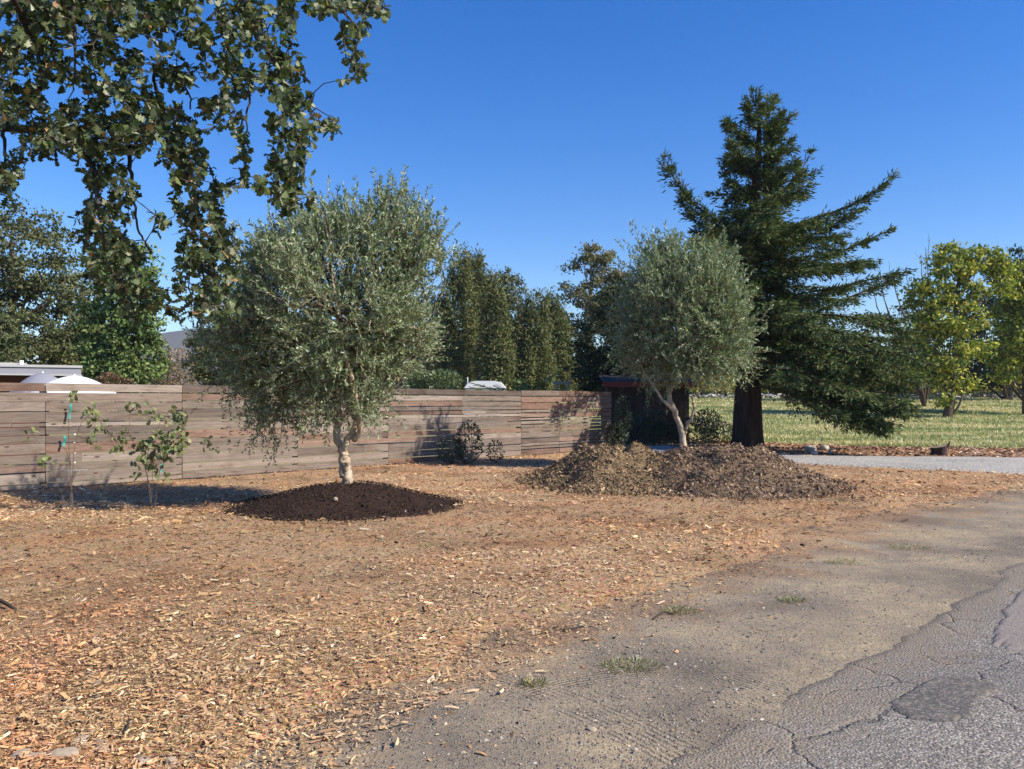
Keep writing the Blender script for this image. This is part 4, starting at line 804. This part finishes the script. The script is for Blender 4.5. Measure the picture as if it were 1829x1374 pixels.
# right side
bg_tree('yellow_tree', 'yellow green autumn tree with open crown on the grass', 'tree', 1692, 44, [(1705, 470, 44, 30), (1755, 464, 34, 22), (1660, 525, 40, 28), (1725, 522, 30, 20), (1700, 570, 52, 32), (1785, 485, 24, 18), (1655, 590, 30, 34), (1745, 625, 20, 16), (1690, 640, 42, 30), (1650, 650, 26, 30), (1728, 690, 24, 16), (1690, 700, 22, 34), (1795, 520, 20, 14)], YEL, 300, 40, .23, .6, .28, group='trees on the grass field', shell=.65)
bg_tree('yellow_tree', 'yellow green tree cut off by the right edge', 'tree', 1835, 46, [(1815, 510, 34, 36), (1850, 540, 50, 50), (1800, 560, 30, 34), (1830, 600, 50, 40), (1880, 500, 50, 70), (1790, 640, 24, 24), (1825, 660, 50, 24)], YEL, 280, 40, .23, .6, .28, group='trees on the grass field', shell=.65)
bg_tree('dark_tree', 'dark blue green tree behind the yellow trees at the right edge', 'tree', 1800, 60, [(1815, 490, 50, 44), (1780, 600, 70, 70), (1860, 580, 60, 90), (1770, 660, 70, 34)], DRK, 330, 55, .24, .8, group='trees on the grass field')
bg_tree('dark_tree', 'dark tree filling behind the redwood right side low', 'tree', 1600, 58, [(1560, 620, 60, 60), (1630, 600, 50, 60), (1590, 670, 90, 36), (1480, 670, 70, 36)], OAKP + DRK, 300, 55, .22, .75, group='trees on the grass field')
bt = empty('bare_tree', (*P(1650, 718, 52)[:2], 1.), 'thin leafless tree with bare twigs right of the redwood', 'tree'); mb = MB(); b0 = np.array(bt.location)
for px, py in ((1660, 432), (1655, 470), (1680, 480), (1565, 468), (1590, 490), (1575, 520), (1620, 500), (1550, 500), (1645, 455)):
    e = P(px, py, 52 + rng.normal(0, .8)); m = b0 * .35 + e * .65 + rng.normal(0, .25, 3); c = curve([b0, m, e], 7); c = c + fbmline(len(c), .05); mb.tube(c, np.linspace(.07, .014, len(c)), 5)
    for _ in range(7):
        j = rng.integers(8, len(c)); mb.tube([c[j], c[j] + rng.normal(0, .25, 3) + np.array([0, 0, .45])], [.016, .008], 4)
mb.build('trunk', M_bark_far, bt, True)

# vineyard rows and stone bank at the back of the field
M_stone = plain('stone', (.42, .39, .35), .9, .35, 5, bump=.5)
VIN = [(.34, .30, .05), (.26, .25, .06), (.18, .17, .05), (.38, .27, .07)]
for k, d in enumerate((68., 71.5, 75.)):
    x0, x1 = 2, 66; z0 = float(gz(0, d)); root = empty('vine_row', (x0, d, z0), ['nearest yellow vineyard row beyond the grass field', 'middle yellow vineyard row beyond the grass field', 'farthest yellow vineyard row beyond the grass field'][k], 'vines', 'vineyard rows')
    n = 5200; pos = np.column_stack([rng.uniform(x0, x1, n), d + rng.normal(0, .3, n), z0 + .75 + rng.random(n) * 1.15]); V, Q, C = leaf_quads(pos, rdir(n), rdir(n), rng.uniform(.2, .36, n), rng.uniform(.16, .28, n), pick(VIN, n, None, .3))
    o = link('foliage', np_data('foliage', V, Q, C, M_far), root); o['kind'] = 'stuff'
    for xx in np.arange(x0 + 1, x1, 2.4): MB().tube([(xx, d, z0 - .2), (xx + .05, d, z0 + 1.0)], [.06, .05], 6).build('vine_trunk', M_bark_far, root)
n = 420; x = rng.uniform(6, 50, n); y = 64.5 + rng.normal(0, .5, n); r = rng.lognormal(math.log(.16), .4, n)
pebbles('stone_bank', x, y, gz(x, y) + .1 + rng.random(n) * .25, r, np.array([(.55, .52, .47), (.38, .35, .31), (.28, .25, .21)])[rng.choice(3, n)] * rng.uniform(.7, 1.2, (n, 1)), 'low bank of pale field stones between grass and vineyard', 'stones')
# far wood closing the horizon
n = 26000; th = rng.uniform(-.85, .85, n); dd_ = rng.uniform(130, 160, n); x = dd_ * np.tan(th); hh = 6.5 + 5 * fbm(x, dd_ * 0, .05, 4, 5) * 2
gap = np.exp(-((x / dd_ + .385) / .035)**2); z = 1.0 + rng.random(n) * hh * (1 - .8 * gap)
V, Q, C = leaf_quads(np.column_stack([x, dd_, z]), rdir(n), rdir(n), rng.uniform(1.0, 1.9, n), rng.uniform(.6, 1.2, n), pick(OAKP + DRK + EUC, n, None, .25))
tag(link('far_wood', np_data('far_wood', V, Q, C, M_far)), 'distant dark line of woodland along the horizon', 'woodland', kind='stuff')

# ------------------------------------------------------------------ buildings and other things behind the fence
M_fascia = plain('grey_fascia', (.27, .27, .30), .6, .08); M_wall_dk = plain('brown_wall', (.12, .05, .035), .8, .2); M_roofl = plain('pale_roof', (.42, .41, .40), .8, .1); M_white = plain('white_paint', (.78, .78, .76), .5, .05); M_glass = plain('dark_glass', (.02, .025, .03), .1, .1, spec=.6)
d = 21.5; cr = P(145, 0, d); cr[2] = 0; zt = P(0, 654, d)[2]; zb = P(0, 671, d)[2]; HA = ((.887, .461, 0), (-.461, .887, 0), (0, 0, 1))     # corner of the roof, house axes
hb = empty('flat_roof_house', cr + np.array([-3, 1, 0]), 'low house with grey flat roof edge at the left behind the fence', 'house')
def hbox(mb, a_, b_): return mb.box(a_, b_, HA, cr)
hbox(hbox(MB(), (-9, 0, zb), (0, .12, zt)), (-.12, .125, zb), (0, 6, zt)).build('fascia', M_fascia, hb)
hbox(hbox(MB(), (-9, -.035, zt - .05), (.03, -.003, zt + .012)), (-9, -.03, zb - .012), (.02, -.003, zb + .02)).build('gutter_trim', M_roofl, hb)
rf = hbox(MB(), (-9, .125, zt - .10), (-.125, 6, zt - .02)).build('roof', M_roofl, hb)
hbox(MB(), (-9, 1.2, zt - .02), (-1.3, 5, zt + .10)).build('roof_step', M_roofl, rf)
MB().tube([P(38, 658, d + .3), P(38, 644, d + .3)], [.055, .055], 10).build('vent_pipe', M_white, rf)
hbox(hbox(MB(), (-9, 1.0, 0), (-.9, 1.2, zb - .005)), (-1.1, 1.205, 0), (-.9, 5.8, zb - .005)).build('wall', M_wall_dk, hb)
wn = hbox(MB(), (-4.4, .95, .9), (-2.9, .995, 2.0)).build('window', M_glass, hb); hbox(hbox(MB(), (-4.5, .93, 2.0), (-2.8, .99, 2.08)), (-4.5, .93, .82), (-2.8, .99, .9)).build('frame', M_white, wn)
def umbrella(apex, R, drop, col, label, tilt=(0, 0), rim=None):
    ap = np.array(apex); root = empty('patio_umbrella', (ap[0], ap[1], 0), label, 'umbrella', 'patio umbrellas behind the fence'); m = plain('canopy', col, .8, .04); m.use_backface_culling = False
    n1, n2 = 9, 32; r = np.linspace(0, 1, n1)[:, None]; t = np.linspace(0, 2 * math.pi, n2, endpoint=False)[None]; sg = 1 - .035 * np.abs(np.sin(t * 4)) * r
    X = R * r * sg * np.cos(t); Y = R * r * sg * np.sin(t); Z = -drop * r**1.7 + 0 * t; R3 = Matrix.Rotation(tilt[0], 3, 'X') @ Matrix.Rotation(tilt[1], 3, 'Y'); V = np.stack([X, Y, Z], -1).reshape(-1, 3) @ np.array(R3).T + ap
    i = np.arange(n1 - 1)[:, None] * n2; j = np.arange(n2)[None]; j2 = (j + 1) % n2
    link('canopy', np_data('canopy', V, np.stack([i + j, i + n2 + j, i + n2 + j2, i + j2], -1).reshape(-1, 4), None, m, True), root)
    MB().tube([(ap[0], ap[1], 0), ap + np.array([0, 0, .03])], [.025, .02], 10).build('pole', M_white, root)
    ring = V.reshape(n1, n2, 3)[-1]; MB().tube(np.vstack([ring, ring[:1]]), .018, 5).build('rim', M_white, root)
    for k in range(8): MB().tube(V.reshape(n1, n2, 3)[:, k * 4] + np.array([0, 0, -.012]), .009, 4).build('rib', M_white, root)
    MB().tube([(ap[0], ap[1], 0), (ap[0], ap[1], .1)], [.28, .24], 14).build('base', M_fascia, root)
umbrella(P(133, 671, 17.5), .95, .46, (.80, .80, .78), 'white patio umbrella just above the fence, right one')
umbrella(P(76, 666, 18.6), .80, .62, (.24, .24, .27), 'pale grey domed patio umbrella with white rim, left one')
# camper behind the fence
d = 41; c0 = P(866, 0, d)[0]; cv = empty('camper_van', (c0, d, 0), 'white camper roof showing above the fence between green bushes', 'camper')
zt = P(0, 681, d)[2]; prof = np.array([(-1.05, .45), (-1.05, 1.5), (-.98, zt - .28), (-.80, zt - .06), (-.5, zt), (.5, zt), (.8, zt - .06), (.98, zt - .28), (1.05, 1.5), (1.05, .45)]); nP = len(prof)
ys = np.array([-2.3, -2.15, 2.15, 2.3]); V = np.array([[c0 + p[0] * (.96 if k in (0, 3) else 1), d + 2.4 + ys[k], p[1] - (.05 if k in (0, 3) and p[1] > 1.6 else 0)] for k in range(4) for p in prof])
Q = [[k * nP + j, k * nP + (j + 1) % nP, (k + 1) * nP + (j + 1) % nP, (k + 1) * nP + j] for k in range(3) for j in range(nP)] + [[a_, a_ + 1, nP - 2 - a_, nP - 1 - a_] for a_ in range(4)] + [[3 * nP + nP - 1 - a_, 3 * nP + nP - 2 - a_, 3 * nP + a_ + 1, 3 * nP + a_] for a_ in range(4)]
MB().add(V, Q).build('body', plain('camper_body', (.30, .29, .26), .5, .05), cv)
prof = np.array([(-1.06, zt - .34), (-1.0, zt - .26), (-.81, zt - .045), (-.5, zt + .015), (.5, zt + .015), (.81, zt - .045), (1.0, zt - .26), (1.06, zt - .34)]); nP = len(prof); V = np.array([[c0 + p[0] * (.97 if k in (0, 3) else 1), d + 2.4 + ys[k] * 1.01, p[1]] for k in range(4) for p in prof])
MB().add(V, [[k * nP + j, k * nP + j + 1, (k + 1) * nP + j + 1, (k + 1) * nP + j] for k in range(3) for j in range(nP - 1)] + [[a_, a_ + 1, nP - 2 - a_, nP - 1 - a_] for a_ in range(3)] + [[3 * nP + nP - 1 - a_, 3 * nP + nP - 2 - a_, 3 * nP + a_ + 1, 3 * nP + a_] for a_ in range(3)]).build('roof', M_white, cv)
MB().box((c0 - .75, d + .04, 1.35), (c0 + .75, d + .075, 2.0)).build('rear_window', M_glass, cv)
MB().tube([P(836, 700, d + .6), P(835, 674, d + .6)], [.03, .03], 6).build('mast', M_white, cv)
for sx in (-.8, .8):
    for yy in (.9, 3.8): MB().tube([(c0 + sx - .1, d + yy, .33), (c0 + sx + .1, d + yy, .33)], [.33, .33], 16).build('wheel', M_glass, cv)
# arbour beam
d = 34; ab = empty('garden_arbour', (*P(1004, 718, d)[:2], 0), 'pale wooden arbour beam above the fence left of dark tree', 'arbour'); zt = P(0, 681, d)[2]; M_beam = plain('pale_beam', (.42, .33, .24), .8)
x0, x1 = P(992, 0, d)[0], P(1018, 0, d)[0]
MB().box((x0 - .1, d - .06, zt - .13), (x1 + .1, d + .06, zt)).build('beam', M_beam, ab)
for xx in (x0 + .05, x1 - .05): MB().box((xx - .05, d - .05, -.05), (xx + .05, d + .05, zt - .133)).build('post', M_beam, ab)
# shed in the redwood's shade
d = 30.5; x0, x1 = P(1082, 0, d)[0], P(1238, 0, d)[0]; zt = P(0, 684, d)[2]; sh = empty('garden_shed', ((x0 + x1) / 2, d + 1, 0), 'dark shed with dull red roof edge shaded behind the fence end', 'shed')
M_shed = m_board('shed_board', [(.06, .045, .035), (.08, .058, .045), (.05, .038, .03)]); M_redt = plain('red_trim', (.20, .04, .025), .7, .15); M_droof = plain('dark_roof', (.05, .05, .055), .9)
zw = zt - .16; nx = 16; xs = np.linspace(x0 + .1, x1 - .1, nx + 1)
for k in range(nx):
    MB().box((xs[k] + .006, d + .2 - .01 * (k % 2), -.02), (xs[k + 1] - .006, d + .23 - .01 * (k % 2), zw)).build('board', M_shed, sh)
MB().box((x0 + .1, d + .235, -.02), (x0 + .15, d + 2.6, zw)).box((x1 - .15, d + .235, -.02), (x1 - .1, d + 2.6, zw)).box((x0 + .155, d + 2.55, -.02), (x1 - .155, d + 2.6, zw)).build('wall', M_shed, sh)
MB().add([(x0 - .1, d - .05, zt), (x1 + .1, d - .05, zt), (x1 + .1, d + 2.8, zt + .5), (x0 - .1, d + 2.8, zt + .5), (x0 - .1, d - .05, zt + .05), (x1 + .1, d - .05, zt + .05), (x1 + .1, d + 2.8, zt + .55), (x0 - .1, d + 2.8, zt + .55)], [[3, 2, 1, 0], [4, 5, 6, 7], [0, 1, 5, 4], [1, 2, 6, 5], [2, 3, 7, 6], [3, 0, 4, 7]]).build('roof', M_droof, sh)
MB().box((x0 - .1, d - .09, zt - .16), (x1 + .1, d - .055, zt + .04)).build('fascia', M_redt, sh)

# ------------------------------------------------------------------ small things
M_cut = plain('cut_wood', (.30, .22, .15), .9); M_stumpb = bark('stump_bark', (.025, .018, .015), (.08, .055, .045), 14)
p = P(1679, 0, 23.0); st = empty('tree_stump', (p[0], p[1], 0), 'short dark tree stump on the leaf litter by the gravel drive', 'stump'); th = np.linspace(0, 2 * math.pi, 20, endpoint=False)
mb = MB(); rr = .19 + .02 * np.sin(th * 3) + .012 * rng.normal(size=20); V = []
for k, (s_, z_) in enumerate(((1.12, -.03), (.98, .1), (.97, .22), (1.02, .27))): V += [[p[0] + rr[j] * s_ * math.cos(th[j]), p[1] + rr[j] * s_ * math.sin(th[j]), z_ + (.10 * math.cos(th[j]) * .5 if k > 1 else 0)] for j in range(20)]
mb.add(V, [[k * 20 + j, k * 20 + (j + 1) % 20, k * 20 + 20 + (j + 1) % 20, k * 20 + 20 + j] for k in range(3) for j in range(20)]); mb.build('bark', M_stumpb, st, True)
mb = MB(); top = np.array(V[60:80]); c_ = top.mean(0); V2 = np.vstack([top + (0, 0, .001), c_[None] + (0, 0, .006)]); mb.add(V2, [[j, j + 1, (j + 2) % 20, 20] for j in range(0, 20, 2)]); mb.build('cut_face', M_cut, st)
MB().tube(curve([(p[0] + .12, p[1], .2), (p[0] + .22, p[1] - .02, .30), (p[0] + .27, p[1], .40)], 4), np.linspace(.035, .022, 9), 6).build('branch_stub', M_stumpb, st, True)
def rock(loc, r, label, m, flat=.5, grp=None, name='stone'):
    me = bpy.data.meshes.new(name); import bmesh; bm = bmesh.new(); bmesh.ops.create_icosphere(bm, subdivisions=2, radius=1)
    k = rng.normal(0, .1, 3); s_ = rng.uniform(.75, 1.25, 2)
    for v in bm.verts:
        c = v.co; f_ = 1 + .18 * math.sin(c.x * 3 + k[0] * 30) * math.cos(c.y * 2.5 + k[1] * 30) + rng.normal(0, .05); v.co = Vector((c.x * s_[0], c.y * s_[1], c.z * flat)) * f_ * r
    bm.to_mesh(me); bm.free(); me.materials.append(m); o = bpy.data.objects.new(name, me); COL.objects.link(o); o.location = tuple(float(q) for q in loc); o.rotation_euler = (rng.normal(0, .15), rng.normal(0, .15), rng.random() * 6); return tag(o, label, 'stone', grp)
def gpt(px, py): d_ = EYE * F / (py - HY); return (px - CX) / F * d_, d_
M_pale = plain('pale_stone', (.36, .28, .20), .9, .25, 20, bump=.4)
for px, py, r, lab in ((600, 915, .034, 'pale round stone on the front of the dark soil mound'), ):
    x_, y_ = (px - CX) / F * 10.9, 10.9; rock((x_, y_, float(mound_h(np.array(x_), np.array(y_), MD1)) + .03), r, lab, M_pale, .8)
for px, py, r, lab in ((118, 1366, .055, 'broad pale flat stone at the bottom edge, third from the left corner'), (145, 1341, .036, 'pale stone just above the bottom edge beside a small dark chip'), (175, 1347, .032, 'small tan stone right of the pale one near bottom left'),
                       (40, 1368, .04, 'low pale stone nearest the bottom left corner'), (65, 1370, .034, 'small pale stone second from the bottom left corner'), (258, 1371, .036, 'wide flat pale stone at the bottom edge left of the cream one'), (308, 1370, .03, 'cream rounded stone at the bottom edge where chips thin out'),
                       (413, 1373, .022, 'little cream stone at the bottom edge on the dirt side'), (850, 1182, .022, 'small white stone on the border between chips and dirt'), (1057, 1305, .02, 'small white stone on the dirt near the tyre tracks')):
    x_, y_ = gpt(px, py); z_ = max(float(h_mulch(np.array(x_), np.array(y_))[0]), float(h_dirt(np.array(x_), np.array(y_))[0])); rock((x_, y_, z_ + r * .2), r, lab, M_pale, .45, 'loose pale stones near the camera')
for px, py, r, lab in ((1447, 799, .16, 'grey stone in the redwood shade beside the drive, left one'), (1473, 798, .14, 'dark rounded stone in the redwood shade beside the drive, middle one'), (1483, 803, .07, 'small pale stone in the redwood shade beside the drive'), (1455, 806, .10, 'low grey stone in the redwood shade nearest the drive')):
    x_, y_ = gpt(px, py + 8); rock((x_, y_, float(h_litter(np.array(x_), np.array(y_))[0]) + r * .4), r, lab, M_stone, .8, 'stones in the redwood shade')
GRN = [(.20, .21, .075), (.27, .26, .10), (.15, .16, .06), (.38, .32, .16)]
def weed(px, py, r, n, lab, h=.035):
    x_, y_ = gpt(px, py); z_ = max(float(h_mulch(np.array(x_), np.array(y_))[0]), float(h_dirt(np.array(x_), np.array(y_))[0])); a_ = rng.random(n) * 6.283; q = np.sqrt(rng.random(n))
    pos = np.column_stack([x_ + r * q * np.cos(a_), y_ + r * .8 * q * np.sin(a_), np.full(n, z_ + .0)]); d_ = np.column_stack([np.cos(a_) * .8, np.sin(a_) * .8, rng.uniform(.3, 1.2, n)]) + .5 * rng.normal(size=(n, 3)); d_[:, 2] = np.abs(d_[:, 2])
    V, Q, C = leaf_quads(pos, d_, np.array([0, 0, 1.]) + .3 * rdir(n), rng.uniform(.6, 1.3, n) * h, rng.uniform(.08, .16, n) * h + .002, pick(GRN, n, None, .25)); tag(link('weed_tuft', np_data('weed_tuft', V, Q, C, M_leaf)), lab, 'weeds', 'small weeds on the shoulder')
weed(1128, 1192, .17, 330, 'largest green weed patch on the dirt shoulder near the tracks'); weed(952, 1224, .07, 150, 'small yellowish weed tuft left of the largest weed patch'); weed(1215, 1092, .14, 200, 'thin weed patch with dry twigs along the chip edge'); weed(1415, 1072, .10, 170, 'low weed tuft on the shoulder farther toward the road bend')
weed(765, 980, .09, 90, 'tiny green weed among the chips right of the soil mound'); weed(1625, 980, .22, 200, 'farthest weed patch on the shoulder toward the right edge'); weed(1505, 1005, .16, 150, 'faint weed patch at the chip edge below the dark pile'); weed(228, 1318, .04, 40, 'little pale weed among chips near the bottom left')
M_twig = plain('dark_twig', (.05, .035, .028), .9)
def stick(pts, r, lab):
    q = []
    for px, py, dz in pts: x_, y_ = gpt(px, py); q.append((x_, y_, max(float(h_mulch(np.array(x_), np.array(y_))[0]), float(h_dirt(np.array(x_), np.array(y_))[0])) + dz))
    tag(MB().tube(curve(q, 5), np.linspace(r, r * .5, (len(q) - 1) * 5 + 1), 6).build('stick', M_twig, None, True), lab, 'stick', 'dry sticks on the ground')
stick([(-60, 1085, .03), (-10, 1092, .05), (28, 1102, .02)], .02, 'dark stick on the chips at the left edge'); stick([(1166, 1107, .004), (1184, 1098, .018), (1204, 1097, .010), (1226, 1084, .016)], .007, 'dark forked twig lying by the thin weed patch'); stick([(1005, 1128, .01), (1030, 1124, .015), (1046, 1119, .006), (1062, 1122, .01)], .005, 'straight thin twig at the edge of the chips')
stick([(838, 1064, .01), (852, 1070, .015), (866, 1072, .01)], .007, 'tiny twig in the middle of the pale chips'); stick([(222, 1330, .01), (228, 1322, .03), (230, 1312, .04)], .008, 'small dark upright twig near the bottom left stones')


# ------------------------------------------------------------------ haze over the valley
m, t = mat('haze'); pv = t.nodes.new('ShaderNodeVolumePrincipled'); pv.inputs['Color'].default_value = (.66, .80, 1, 1); pv.inputs['Density'].default_value = 2.2e-4; pv.inputs['Anisotropy'].default_value = .0
oo = t.nodes.new('ShaderNodeOutputMaterial'); t.links.new(pv.outputs[0], oo.inputs['Volume'])
tag(MB().box((-3100, -620, -18), (3100, 3100, 150)).build('haze', m), 'thin pale haze filling the valley air', 'haze', kind='stuff')
